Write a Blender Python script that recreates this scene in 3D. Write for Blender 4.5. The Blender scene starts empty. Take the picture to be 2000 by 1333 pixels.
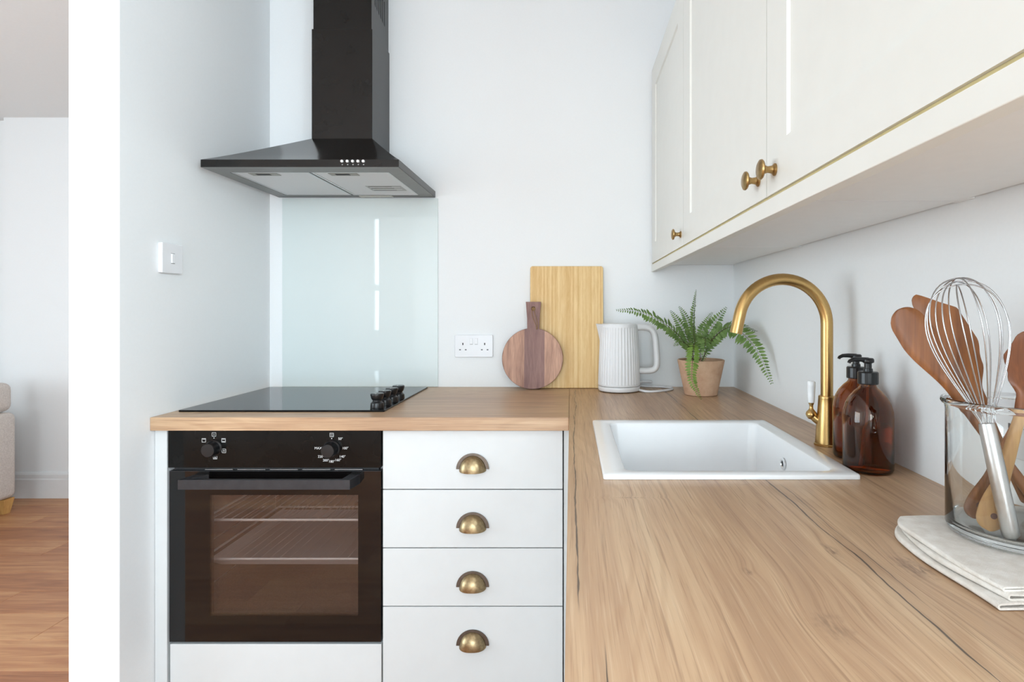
import bpy, bmesh, math, random
from mathutils import Vector, Matrix
random.seed(7)
R = math.radians
PI = math.pi
SC = bpy.context.scene
COL = SC.collection

# ---------------------------------------------------------------- camera
F_PX, D_WALL, CAM_Z = 1111.0, 2.2, 1.207      # focal length (px of 2000), distance to back wall, eye height
PPX, PPY = 1115.0, 606.0                      # vanishing point of the depth direction
cam_d = bpy.data.cameras.new('camera')
cam = bpy.data.objects.new('camera', cam_d); COL.objects.link(cam)
cam.location = (0, -D_WALL, CAM_Z)
cam.rotation_euler = (R(90), 0, 0)
cam_d.sensor_width = 36.0
cam_d.lens = 36.0 * F_PX / 2000.0
cam_d.shift_x = -(PPX - 1000.0) / 2000.0
cam_d.shift_y = -(666.5 - PPY) / 2000.0
cam_d.clip_start = 0.02
SC.camera = cam

# ---------------------------------------------------------------- sky and daylight
world = bpy.data.worlds.new('sky'); SC.world = world; world.use_nodes = True
bg = world.node_tree.nodes['Background']
bg.inputs[0].default_value = (0.80, 0.90, 1.0, 1); bg.inputs[1].default_value = 0.8

def daylight(name, loc, rot, sx, sy, power, col=(0.79, 0.905, 1.0)):
    l = bpy.data.lights.new(name, 'AREA'); l.shape = 'RECTANGLE'; l.size = sx; l.size_y = sy
    l.energy = power; l.color = col
    o = bpy.data.objects.new(name, l); COL.objects.link(o); o.location = loc; o.rotation_euler = rot
    return o
# area lights just outside the panes; all but the slim window are added openings
daylight('daylight_added_doors', (-0.55, -7.66, 1.25), (R(90), 0, 0), 2.2, 2.2, 172)  # unseen glazed doors, added far back for even frontal light
daylight('daylight_slim_window', (-2.195, -4.36, 1.60), (R(90), 0, 0), 0.30, 1.5, 17)
daylight('daylight_added_side_window', (-5.36, -2.70, 1.20), (R(90), 0, R(-90)), 2.9, 2.1, 168)  # unseen window, added to light the living side and the right wall
daylight('daylight_added_right_window', (0.80, -3.125, 1.655), (R(90), 0, R(90)), 1.7, 1.25, 122)  # unseen window, added to brighten the partition wall

SC.cycles.transparent_max_bounces = 32      # oven panes and window panes lie one behind the other
SC.view_settings.view_transform = 'Standard'
SC.view_settings.look = 'None'
SC.view_settings.exposure = 0.06
SC.view_settings.gamma = 1.0
SC.view_settings.use_curve_mapping = False

# ---------------------------------------------------------------- helpers: pixels of the photo -> metres (for measuring only)
def X(px, d): return (px - PPX) * d / F_PX
def Z(py, d): return CAM_Z - (py - PPY) * d / F_PX
def W(px, py, d): return Vector((X(px, d), d - D_WALL, Z(py, d)))

# ---------------------------------------------------------------- helpers: materials
class NT:
    def __init__(s, name):
        s.m = bpy.data.materials.new(name); s.m.use_nodes = True
        s.t = s.m.node_tree; s.n = s.t.nodes; s.l = s.t.links
        s.p = s.n['Principled BSDF']; s.out = s.n['Material Output']
    def new(s, typ, **kw):
        n = s.n.new(typ)
        for k, v in kw.items(): setattr(n, k, v)
        return n
    def put(s, sock, v):
        if hasattr(v, 'is_output') or isinstance(v, bpy.types.NodeSocket): s.l.new(v, sock)
        elif isinstance(v, (tuple, list)) and len(v) == 3 and sock.type == 'RGBA': sock.default_value = (*v, 1)
        else: sock.default_value = v
    def math(s, op, a, b=0.0, c=None, clamp=False):
        n = s.new('ShaderNodeMath', operation=op, use_clamp=clamp)
        s.put(n.inputs[0], a); s.put(n.inputs[1], b)
        if c is not None: s.put(n.inputs[2], c)
        return n.outputs[0]
    def coord(s, kind='Object'): return s.new('ShaderNodeTexCoord').outputs[kind]
    def sep(s, v):
        n = s.new('ShaderNodeSeparateXYZ'); s.put(n.inputs[0], v); return n.outputs
    def comb(s, x, y, z=0.0):
        n = s.new('ShaderNodeCombineXYZ')
        for i, v in enumerate((x, y, z)): s.put(n.inputs[i], v)
        return n.outputs[0]
    def noise(s, v, scale=1.0, detail=2.0, rough=0.5, dist=0.0):
        n = s.new('ShaderNodeTexNoise'); s.put(n.inputs['Vector'], v)
        n.inputs['Scale'].default_value = scale; n.inputs['Detail'].default_value = detail
        n.inputs['Roughness'].default_value = rough; n.inputs['Distortion'].default_value = dist
        return n.outputs['Fac']
    def ramp(s, f, stops, interp='LINEAR'):
        n = s.new('ShaderNodeValToRGB'); s.put(n.inputs[0], f); cr = n.color_ramp; cr.interpolation = interp
        while len(cr.elements) < len(stops): cr.elements.new(0.5)
        for e, (p, c) in zip(cr.elements, stops):
            e.position = p; e.color = (*c, 1) if len(c) == 3 else c
        return n.outputs[0]
    def mix(s, f, a, b, mode='MIX'):
        n = s.new('ShaderNodeMix', data_type='RGBA', blend_type=mode)
        s.put(n.inputs[0], f); s.put(n.inputs[6], a); s.put(n.inputs[7], b); return n.outputs[2]
    def smooth(s, v, a, b):
        n = s.new('ShaderNodeMapRange', interpolation_type='SMOOTHSTEP')
        s.put(n.inputs[0], v); n.inputs[1].default_value = a; n.inputs[2].default_value = b
        return n.outputs[0]
    def bump(s, h, strength=0.2, dist=0.001):
        n = s.new('ShaderNodeBump'); n.inputs['Strength'].default_value = strength; n.inputs['Distance'].default_value = dist
        s.put(n.inputs['Height'], h); s.put(s.p.inputs['Normal'], n.outputs[0])
    def set(s, **kw):
        for k, v in kw.items(): s.put(s.p.inputs[k.replace('_', ' ')], v)
        return s

def srgb(r, g, b):
    f = lambda c: (c / 255 / 12.92) if c / 255 <= 0.04045 else ((c / 255 + 0.055) / 1.055) ** 2.4
    return (f(r), f(g), f(b))

def plain(name, col, rough=0.5, metal=0.0, noise=None, nscale=60, amt=0.06, bump=0.0, **kw):
    t = NT(name); c = t.coord()
    f = t.noise(c, nscale, 3)
    lo = tuple(max(0, x * (1 - amt)) for x in col); hi = tuple(min(1, x * (1 + amt)) for x in col)
    t.set(Base_Color=t.ramp(f, [(0.3, lo), (0.7, hi)]), Roughness=rough, Metallic=metal, **kw)
    if bump: t.bump(f, bump, 0.001)
    return t.m

def worktop_wood(name, along, cracks=(), knots=()):
    t = NT(name); x, y, z = t.sep(t.coord())
    u, v = (x, y) if along == 'y' else (y, x)
    if along == 'x': u = t.math('ADD', y, t.math('MULTIPLY', z, 1.0))
    warp = t.noise(t.comb(t.math('MULTIPLY', u, 5), t.math('MULTIPLY', v, 1.6), 3.1), 1, 2)
    uw = t.math('ADD', u, t.math('MULTIPLY', t.math('SUBTRACT', warp, 0.5), 0.022))
    for (uk, vk, su, sv, dark) in knots:       # grain flows around the knots
        e = t.math('ADD', t.math('POWER', t.math('DIVIDE', t.math('SUBTRACT', u, uk), su * 2.2), 2.0),
                   t.math('POWER', t.math('DIVIDE', t.math('SUBTRACT', v, vk), sv * 2.2), 2.0))
        g = t.math('POWER', 2.718, t.math('MULTIPLY', e, -1.0))
        uw = t.math('ADD', uw, t.math('MULTIPLY', g, min(su, sv) * 1.0))
    patch = t.noise(t.comb(t.math('MULTIPLY', uw, 7), t.math('MULTIPLY', v, 1.3), 8.0), 1, 3)
    band = t.noise(t.comb(t.math('MULTIPLY', uw, 62), t.math('MULTIPLY', v, 1.5), 1.0), 1, 3)
    fine = t.noise(t.comb(t.math('MULTIPLY', uw, 330), t.math('MULTIPLY', v, 6.5), 2.0), 1, 3, 0.6)
    ringn = t.noise(t.comb(t.math('MULTIPLY', uw, 4.2), t.math('MULTIPLY', v, 1.05), 5.5), 1, 1)
    ring = t.math('SINE', t.math('MULTIPLY', ringn, 150))
    tone = t.math('ADD', t.math('MULTIPLY', patch, 0.62), t.math('MULTIPLY', band, 0.38))
    col = t.ramp(tone, [(0.30, srgb(160, 125, 97)), (0.45, srgb(186, 150, 117)), (0.56, srgb(201, 167, 132)), (0.72, srgb(212, 183, 148))])
    ringf = t.math('MULTIPLY', t.smooth(ring, 0.1, 1.0), t.math('MULTIPLY', t.smooth(patch, 0.35, 0.6), 0.30))
    col = t.mix(ringf, col, srgb(168, 128, 94))
    col = t.mix(t.math('MULTIPLY', t.smooth(fine, 0.54, 0.72), 0.50), col, srgb(146, 110, 82))
    line = t.noise(t.comb(t.math('MULTIPLY', uw, 150), t.math('MULTIPLY', v, 2.2), 6.0), 1, 4, 0.7)
    col = t.mix(t.math('MULTIPLY', t.smooth(line, 0.52, 0.68), 0.60), col, srgb(138, 103, 76))
    col = t.mix(t.math('MULTIPLY', t.smooth(fine, 0.46, 0.28), 0.30), col, srgb(224, 198, 166))
    for (uk, vk, su, sv, dark) in knots:
        e = t.math('SQRT', t.math('ADD', t.math('POWER', t.math('DIVIDE', t.math('SUBTRACT', u, uk), su), 2.0),
                   t.math('POWER', t.math('DIVIDE', t.math('SUBTRACT', v, vk), sv), 2.0)))
        e = t.math('ADD', e, t.math('MULTIPLY', t.math('SUBTRACT', t.noise(t.comb(u, v, 0.0), 70, 4), 0.5), 2.0))
        streak = t.noise(t.comb(t.math('MULTIPLY', u, 300), t.math('MULTIPLY', v, 60), 9.0), 1, 3)
        k = t.math('MULTIPLY', t.smooth(e, 1.3, 0.0), t.math('MULTIPLY', t.smooth(streak, 0.30, 0.66), dark), clamp=True)
        col = t.mix(k, col, srgb(112, 84, 66))
    for (u0, v0, v1, amp, w, dark) in cracks:
        off = t.math('MULTIPLY', t.math('SUBTRACT', t.noise(t.comb(u0 * 37, t.math('MULTIPLY', v, 5.5), 0.0), 1, 4, 0.5), 0.5), amp)
        a = t.math('ABSOLUTE', t.math('SUBTRACT', t.math('SUBTRACT', u, u0), off))
        wn = t.math('MULTIPLY', t.smooth(t.noise(t.comb(u0 * 11, t.math('MULTIPLY', v, 14), 4.0), 1, 2), 0.25, 0.6), w)
        m = t.smooth(t.math('DIVIDE', a, t.math('ADD', wn, w * 0.25)), 1.0, 0.35)
        halo = t.math('MULTIPLY', t.smooth(a, w * 9, 0.0), 0.18)
        rng = t.math('MULTIPLY', t.smooth(v, v0 - 0.03, v0 + 0.03), t.smooth(v, v1 + 0.03, v1 - 0.03))
        col = t.mix(t.math('MULTIPLY', halo, rng), col, srgb(120, 92, 72))
        col = t.mix(t.math('MULTIPLY', t.math('MULTIPLY', m, dark), rng), col, srgb(74, 62, 54))
    t.set(Base_Color=col, Roughness=t.math('ADD', 0.30, t.math('MULTIPLY', fine, 0.14)))
    t.p.inputs['Specular IOR Level'].default_value = 0.6
    t.bump(fine, 0.10, 0.0006)
    return t.m

def simple_wood(name, light, dark, along='z', scale=1.0, rough=0.5, strips=0.0, contrast=1.0):
    t = NT(name); c = t.coord(); x, y, z = t.sep(c)
    ax = {'x': (y, z, x), 'y': (x, z, y), 'z': (x, y, z)}[along]
    a, b, g = ax
    v1 = t.comb(t.math('MULTIPLY', a, 90 * scale), t.math('MULTIPLY', b, 90 * scale), t.math('MULTIPLY', g, 6 * scale))
    v2 = t.comb(t.math('MULTIPLY', a, 600 * scale), t.math('MULTIPLY', b, 600 * scale), t.math('MULTIPLY', g, 25 * scale))
    f = t.math('ADD', t.math('MULTIPLY', t.noise(v1, 1, 3, 0.6, 0.6), 0.7), t.math('MULTIPLY', t.noise(v2, 1, 2), 0.3))
    if strips:
        sid = t.math('FLOOR', t.math('DIVIDE', a, strips))
        wn = t.new('ShaderNodeTexWhiteNoise', noise_dimensions='1D'); t.put(wn.inputs['W'], sid)
        f = t.math('ADD', t.math('MULTIPLY', f, 0.72), t.math('MULTIPLY', wn.outputs['Value'], 0.28))
    h = 0.2 * contrast
    t.set(Base_Color=t.ramp(f, [(0.5 - h, dark), (0.5 + h, light)]), Roughness=rough)
    t.bump(f, 0.08, 0.0006)
    return t.m

M = {}
M['wall'] = plain('wall_paint', (0.895, 0.905, 0.91), 0.62, nscale=180, amt=0.008, bump=0.02)
M['ceiling'] = plain('ceiling_paint', (0.88, 0.88, 0.875), 0.8, nscale=120, amt=0.01)
M['trim'] = plain('trim_paint', (0.83, 0.83, 0.83), 0.35, nscale=30, amt=0.01)
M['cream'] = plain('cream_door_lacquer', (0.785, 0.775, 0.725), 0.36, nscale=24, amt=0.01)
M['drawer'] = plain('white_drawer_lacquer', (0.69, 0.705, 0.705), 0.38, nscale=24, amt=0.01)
M['carcass'] = plain('white_melamine', (0.88, 0.88, 0.87), 0.5, nscale=40, amt=0.01)
M['plastic'] = plain('white_moulded_plastic', (0.84, 0.84, 0.86), 0.25, nscale=30, amt=0.01)
M['slot'] = plain('dark_slot', (0.02, 0.02, 0.022), 0.7)
M['top_y'] = worktop_wood('oak_worktop_long', 'y',
    cracks=[(0.343, -2.6, -0.05, 0.020, 0.0015, 0.9), (0.357, -1.62, -1.24, 0.02, 0.0009, 0.7), (0.008, -1.62, -0.60, 0.016, 0.0016, 0.9),
            (0.015, -0.60, -0.08, 0.03, 0.002, 0.7), (0.030, -2.0, -1.71, 0.006, 0.0008, 0.9), (0.47, -1.95, -1.50, 0.05, 0.0010, 0.5)],
    knots=[(0.395, -1.545, 0.016, 0.035, 0.85), (0.245, -1.665, 0.016, 0.03, 0.55), (0.322, -1.50, 0.008, 0.02, 0.8), (0.095, -1.30, 0.030, 0.003, 0.45), (0.20, -1.555, 0.006, 0.010, 0.8)])
M['top_x'] = worktop_wood('oak_worktop_short', 'x', cracks=[], knots=[])
M['floor'] = None
t = NT('laminate_oak_plank'); x, y, z = t.sep(t.coord())
oi = t.new('ShaderNodeObjectInfo').outputs['Random']
at = t.new('ShaderNodeAttribute', attribute_name='tone').outputs['Fac']
rnd = t.math('ADD', oi, at)
v = t.comb(t.math('ADD', t.math('MULTIPLY', x, 2.6), t.math('MULTIPLY', rnd, 37)), t.math('MULTIPLY', y, 26), t.math('MULTIPLY', rnd, 11))
v2 = t.comb(t.math('ADD', t.math('MULTIPLY', x, 8), t.math('MULTIPLY', rnd, 57)), t.math('MULTIPLY', y, 160), rnd)
f = t.math('ADD', t.math('MULTIPLY', t.noise(v, 1, 4, 0.6, 0.8), 0.65), t.math('ADD', t.math('MULTIPLY', t.noise(v2, 1, 2), 0.2), t.math('MULTIPLY', t.math('FRACT', t.math('MULTIPLY', rnd, 7.7)), 0.16)))
t.set(Base_Color=t.ramp(f, [(0.30, srgb(144, 90, 60)), (0.48, srgb(180, 122, 82)), (0.68, srgb(208, 156, 110))]), Roughness=0.42)
M['floor'] = t.m
M['black_metal'] = plain('black_enamel', (0.006, 0.0055, 0.005), 0.12, nscale=12, amt=0.25, Specular_IOR_Level=0.2)
M['hood_black'] = plain('hood_black_enamel', (0.011, 0.0095, 0.0085), 0.16, nscale=10, amt=0.1, Specular_IOR_Level=0.32)
M['satin_black'] = plain('satin_black_plastic', (0.008, 0.008, 0.009), 0.28, nscale=40, amt=0.15)
M['handle_black'] = plain('dark_grey_aluminium', (0.05, 0.05, 0.055), 0.38, 0.6, nscale=60, amt=0.1)
M['hob'] = plain('black_ceramic_glass', (0.006, 0.007, 0.008), 0.05, nscale=8, amt=0.1, Specular_IOR_Level=0.22)
M['steel'] = plain('brushed_steel', (0.62, 0.62, 0.62), 0.30, 1.0, nscale=90, amt=0.06)
M['wire'] = plain('bright_wire', (0.85, 0.85, 0.85), 0.3, 0.35, nscale=20, amt=0.02)
M['whisk_wire'] = plain('steel_wire', (0.50, 0.50, 0.51), 0.2, 1.0, nscale=20, amt=0.02)
M['chrome'] = plain('polished_chrome', (0.86, 0.86, 0.87), 0.10, 1.0, nscale=20, amt=0.02)
M['hood_frame'] = plain('grey_hood_frame', (0.21, 0.21, 0.20), 0.42, 0.35, nscale=60, amt=0.05)
t = NT('filter_mesh'); x, y, z = t.sep(t.coord())
wv = t.math('MULTIPLY', t.math('SINE', t.math('MULTIPLY', t.math('ADD', x, y), 1400)), t.math('SINE', t.math('MULTIPLY', t.math('SUBTRACT', x, y), 1400)))
t.set(Base_Color=t.mix(t.smooth(wv, -0.4, 0.6), (0.66, 0.66, 0.66), (0.84, 0.84, 0.85)), Roughness=0.4, Metallic=0.25); t.bump(wv, 0.3, 0.001)
M['filter'] = t.m
M['porcelain'] = plain('white_sink_composite', (0.93, 0.94, 0.95), 0.22, nscale=40, amt=0.006)
t = NT('brushed_brass'); x, y, z = t.sep(t.coord())
f = t.noise(t.comb(t.math('MULTIPLY', x, 300), t.math('MULTIPLY', y, 300), t.math('MULTIPLY', z, 1200)), 1, 3)
t.set(Base_Color=t.ramp(f, [(0.3, srgb(190, 154, 98)), (0.7, srgb(200, 166, 110))]), Metallic=1.0, Roughness=t.math('ADD', 0.26, t.math('MULTIPLY', f, 0.06)))
M['brass'] = t.m
t = NT('antique_brass'); f = t.noise(t.coord(), 160, 3)
t.set(Base_Color=t.ramp(f, [(0.3, srgb(138, 120, 92)), (0.7, srgb(164, 144, 110))]), Metallic=1.0, Roughness=0.30)
M['antique'] = t.m
M['antique_dark'] = plain('antique_bronze_flange', srgb(112, 104, 96), 0.36, 0.9, nscale=120, amt=0.12)
M['knob_brass'] = plain('aged_brass', srgb(166, 136, 90), 0.32, 1.0, nscale=150, amt=0.12)
M['kettle'] = plain('matt_pale_grey_plastic', (0.83, 0.825, 0.83), 0.42, nscale=40, amt=0.01)
M['kettle_base'] = plain('pale_grey_gloss_plastic', (0.82, 0.815, 0.82), 0.3, nscale=40, amt=0.01)
t = NT('terracotta'); f = t.noise(t.coord(), 18, 5, 0.6); g = t.noise(t.coord(), 160, 3)
t.set(Base_Color=t.mix(t.math('MULTIPLY', t.smooth(g, 0.5, 0.8), 0.25), t.ramp(f, [(0.3, srgb(190, 148, 120)), (0.55, srgb(208, 170, 140)), (0.75, srgb(220, 186, 156))]), srgb(222, 196, 172)), Roughness=0.85); t.bump(g, 0.15, 0.001)
M['terracotta'] = t.m
M['soil'] = plain('dark_soil', (0.035, 0.024, 0.016), 0.95, nscale=200, amt=0.5, bump=0.8)
def leafmat(name, lo, hi):
    t = NT(name); f = t.noise(t.coord(), 45, 3)
    c = t.ramp(f, [(0.3, lo), (0.7, hi)])
    t.set(Base_Color=c, Roughness=0.45)
    tr = t.new('ShaderNodeBsdfTranslucent'); t.put(tr.inputs[0], hi)
    mx = t.new('ShaderNodeMixShader'); mx.inputs[0].default_value = 0.25
    t.l.new(t.p.outputs[0], mx.inputs[1]); t.l.new(tr.outputs[0], mx.inputs[2]); t.l.new(mx.outputs[0], t.out.inputs[0])
    return t.m
M['leaf'] = leafmat('fern_leaf', srgb(74, 108, 48), srgb(134, 162, 90))
M['leaf2'] = leafmat('fern_leaf_young', srgb(92, 128, 44), srgb(140, 172, 76))
M['stem'] = plain('fern_stalk', srgb(72, 62, 40), 0.7)
M['bamboo'] = simple_wood('bamboo_strips', srgb(240, 208, 150), srgb(216, 172, 108), 'z', 1.3, 0.5, strips=0.0062)
M['walnut'] = simple_wood('acacia_plank', srgb(206, 160, 134), srgb(140, 96, 78), 'z', 0.40, 0.5, contrast=0.85)
M['walnut_dark'] = simple_wood('acacia_dark_plank', srgb(156, 116, 106), srgb(114, 78, 72), 'z', 0.6, 0.5)
M['walnut_edge'] = simple_wood('acacia_edge', srgb(120, 76, 58), srgb(84, 50, 38), 'z', 0.6, 0.5)
M['spoon'] = simple_wood('oiled_teak', srgb(168, 106, 58), srgb(108, 62, 32), 'z', 0.40, 0.42, contrast=0.8)
M['spoon_dark'] = simple_wood('dark_teak', srgb(146, 86, 46), srgb(96, 50, 26), 'z', 0.6, 0.42)
M['spoon_light'] = simple_wood('pale_teak', srgb(214, 168, 108), srgb(180, 130, 78), 'z', 0.5, 0.5)
M['twine'] = plain('leather_cord', srgb(150, 116, 84), 0.8)
M['linen'] = None
t = NT('linen_cloth'); x, y, z = t.sep(t.coord())
wv = t.math('MULTIPLY', t.math('SINE', t.math('MULTIPLY', x, 4200)), t.math('SINE', t.math('MULTIPLY', y, 4200)))
f = t.noise(t.coord(), 60, 4)
t.set(Base_Color=t.ramp(f, [(0.3, srgb(222, 214, 204)), (0.7, srgb(240, 235, 228))]), Roughness=0.95)
t.bump(t.math('ADD', t.math('MULTIPLY', wv, 0.3), t.math('MULTIPLY', t.noise(t.coord(), 220, 3), 2.0)), 0.35, 0.0012); M['linen'] = t.m
t = NT('sofa_fabric'); f = t.noise(t.coord(), 140, 4, 0.7)
t.set(Base_Color=t.ramp(f, [(0.3, srgb(196, 184, 176)), (0.7, srgb(226, 216, 208))]), Roughness=0.95); t.bump(f, 0.4, 0.002); M['sofa'] = t.m
M['oak_leg'] = simple_wood('pale_oak', srgb(222, 176, 110), srgb(190, 138, 76), 'z', 0.4, 0.5)
def glassmat(name, col, rough=0.0, ior=1.5):
    t = NT(name); t.set(Base_Color=col, Roughness=rough, IOR=ior); t.p.inputs['Transmission Weight'].default_value = 1.0
    f = t.noise(t.coord(), 25, 1); t.bump(f, 0.01, 0.0003)
    return t.m
M['amber'] = glassmat('amber_glass', srgb(184, 122, 58))
M['jar'] = glassmat('clear_jar_glass', (0.985, 0.997, 0.989))
def thin_glass(name, tint, refl=1.0, rough=0.0):
    t = NT(name)
    tr = t.new('ShaderNodeBsdfTransparent'); t.put(tr.inputs[0], tint)
    gl = t.new('ShaderNodeBsdfGlossy'); gl.inputs['Roughness'].default_value = rough
    fr = t.new('ShaderNodeFresnel')
    back = t.new('ShaderNodeNewGeometry').outputs['Backfacing']     # same reflectance on both faces of the sheet
    t.put(fr.inputs[0], t.math('SUBTRACT', 1.5, t.math('MULTIPLY', back, 1.5 - 1 / 1.5)))
    mx = t.new('ShaderNodeMixShader'); t.put(mx.inputs[0], t.math('MULTIPLY', fr.outputs[0], refl, clamp=True))
    t.l.new(tr.outputs[0], mx.inputs[1]); t.l.new(gl.outputs[0], mx.inputs[2]); t.l.new(mx.outputs[0], t.out.inputs[0])
    return t.m
M['pane'] = thin_glass('window_glass', (0.97, 0.985, 0.98))
M['oven_pane'] = thin_glass('smoked_oven_glass', (0.86, 0.82, 0.81), 1.8)
M['oven_border'] = plain('black_oven_glass', (0.004, 0.0035, 0.0035), 0.05, nscale=10, amt=0.1, Specular_IOR_Level=0.5)
M['cavity'] = plain('grey_oven_enamel', (0.10, 0.092, 0.095), 0.35, nscale=300, amt=0.4)
M['splash'] = plain('pale_back_painted_glass', srgb(220, 229, 228), 0.35, nscale=6, amt=0.006, Coat_Weight=1.0, Coat_Roughness=0.01)
M['splash_edge'] = plain('green_glass_edge', srgb(190, 214, 204), 0.2)
M['print'] = plain('white_print', (0.8, 0.8, 0.8), 0.6)
M['sticker'] = plain('grey_sticker', (0.45, 0.45, 0.44), 0.5)
M['silver'] = plain('silver_button', (0.85, 0.85, 0.85), 0.25, 0.4)
M['enamel_white'] = plain('white_ceramic', (0.88, 0.88, 0.88), 0.2)
M['upvc'] = plain('white_window_frame', (0.8, 0.8, 0.8), 0.4)

# ---------------------------------------------------------------- helpers: geometry
def bm_new(): return bmesh.new()
def box(bm, x0, x1, y0, y1, z0, z1, bev=0.0, seg=2):
    b = bmesh.new()
    vs = [b.verts.new((x, y, z)) for x in (x0, x1) for y in (y0, y1) for z in (z0, z1)]
    for f in ((0, 1, 3, 2), (4, 6, 7, 5), (0, 4, 5, 1), (2, 3, 7, 6), (0, 2, 6, 4), (1, 5, 7, 3)): b.faces.new([vs[i] for i in f])
    bmesh.ops.recalc_face_normals(b, faces=b.faces)
    if bev: bmesh.ops.bevel(b, geom=list(b.edges), offset=bev, segments=seg, profile=0.5, affect='EDGES')
    merge(bm, b); return bm
def merge(dst, src, mat=None):
    m = bpy.data.meshes.new('tmp'); src.to_mesh(m); src.free()
    if mat is not None: m.transform(mat)
    dst.from_mesh(m); bpy.data.meshes.remove(m)
def frame_of(axis):
    a = Vector(axis).normalized(); h = Vector((0, 0, 1)) if abs(a.z) < 0.95 else Vector((1, 0, 0))
    u = a.cross(h).normalized(); return u, a.cross(u).normalized(), a
def lathe(bm, prof, origin=(0, 0, 0), axis=(0, 0, 1), n=32, wob=None):
    """prof: list of (radius, height along axis); closed on the axis when radius is 0."""
    u, w, a = frame_of(axis) if tuple(axis) != (0, 0, 1) else (Vector((1, 0, 0)), Vector((0, 1, 0)), Vector((0, 0, 1)))
    o = Vector(origin); rings = []
    for (r, h) in prof:
        if r < 1e-6: rings.append([bm.verts.new(o + a * h)])
        else: rings.append([bm.verts.new(o + a * h + (u * math.cos(2 * PI * i / n) + w * math.sin(2 * PI * i / n)) * (r * (wob(i, n, h) if wob else 1))) for i in range(n)])
    for A, B in zip(rings, rings[1:]):
        for i in range(n):
            j = (i + 1) % n
            if len(A) == 1 and len(B) == 1: continue
            if len(A) == 1: bm.faces.new((A[0], B[j], B[i]))
            elif len(B) == 1: bm.faces.new((A[i], A[j], B[0]))
            else: bm.faces.new((A[i], A[j], B[j], B[i]))
    for g in (rings[0], rings[-1]):
        if len(g) > 2 and g is rings[0] and prof[0] != prof[-1]: bm.faces.new(list(reversed(g)))
        elif len(g) > 2 and g is rings[-1] and prof[0] != prof[-1]: bm.faces.new(g)
    return bm
def tube(bm, pts, r, n=12, closed=False, cap=True, rad=None):
    pts = [Vector(p) for p in pts]; N = len(pts); rings = []
    up = None
    for i, p in enumerate(pts):
        if closed: tan = (pts[(i + 1) % N] - pts[i - 1]).normalized()
        else: tan = (pts[min(i + 1, N - 1)] - pts[max(i - 1, 0)]).normalized()
        if up is None:
            h = Vector((0, 0, 1)) if abs(tan.z) < 0.9 else Vector((1, 0, 0)); up = (h - tan * h.dot(tan)).normalized()
        else: up = (up - tan * up.dot(tan)).normalized()
        s = tan.cross(up); rr = rad[i] if rad else r
        rings.append([bm.verts.new(p + (up * math.cos(2 * PI * k / n) + s * math.sin(2 * PI * k / n)) * rr) for k in range(n)])
    for i in range(N if closed else N - 1):
        A, B = rings[i], rings[(i + 1) % N]
        for k in range(n): bm.faces.new((A[k], A[(k + 1) % n], B[(k + 1) % n], B[k]))
    if cap and not closed: bm.faces.new(list(reversed(rings[0]))); bm.faces.new(rings[-1])
    return bm
def spline(ctrl, n=24):
    P = [Vector(c) for c in ctrl]; P = [P[0] * 2 - P[1]] + P + [P[-1] * 2 - P[-2]]; out = []
    segs = len(P) - 3
    for s in range(segs):
        p0, p1, p2, p3 = P[s:s + 4]; m = max(2, n // segs)
        for k in range(m):
            t_ = k / m
            out.append(0.5 * ((2 * p1) + (p2 - p0) * t_ + (2 * p0 - 5 * p1 + 4 * p2 - p3) * t_ ** 2 + (3 * p1 - p0 - 3 * p2 + p3) * t_ ** 3))
    out.append(P[-2]); return out
def prism(bm, outline, y0, y1, plane='xz', bev=0.0, holes=()):
    """extrude a closed 2-D outline between y0 and y1 (third axis)."""
    b = bmesh.new()
    mk = {'xz': lambda p, q: (p[0], q, p[1]), 'xy': lambda p, q: (p[0], p[1], q), 'yz': lambda p, q: (q, p[0], p[1])}[plane]
    A = [b.verts.new(mk(p, y0)) for p in outline]; B = [b.verts.new(mk(p, y1)) for p in outline]
    n = len(outline); fa = b.faces.new(A); fb = b.faces.new(list(reversed(B)))
    for i in range(n): b.faces.new((A[(i + 1) % n], A[i], B[i], B[(i + 1) % n]))
    bmesh.ops.recalc_face_normals(b, faces=b.faces)
    if bev:
        es = [e for e in b.edges if len(e.link_faces) == 2 and any(f in (fa, fb) for f in e.link_faces)]
        bmesh.ops.bevel(b, geom=es, offset=bev, segments=2, profile=0.5, affect='EDGES')
    merge(bm, b); return bm
def rrect(x0, x1, y0, y1, r, k=5):
    pts = []
    for cx, cy, a0 in ((x1 - r, y1 - r, 0), (x0 + r, y1 - r, 90), (x0 + r, y0 + r, 180), (x1 - r, y0 + r, 270)):
        for i in range(k + 1):
            a = R(a0 + 90 * i / k); pts.append((cx + r * math.cos(a), cy + r * math.sin(a)))
    return pts
def loops(bm, rings, cap0=True, cap1=True):
    VS = [[bm.verts.new(p) for p in ring] for ring in rings]; n = len(VS[0])
    for A, B in zip(VS, VS[1:]):
        for i in range(n): bm.faces.new((A[i], A[(i + 1) % n], B[(i + 1) % n], B[i]))
    if cap0: bm.faces.new(list(reversed(VS[0])))
    if cap1: bm.faces.new(VS[-1])
    return bm

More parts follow.
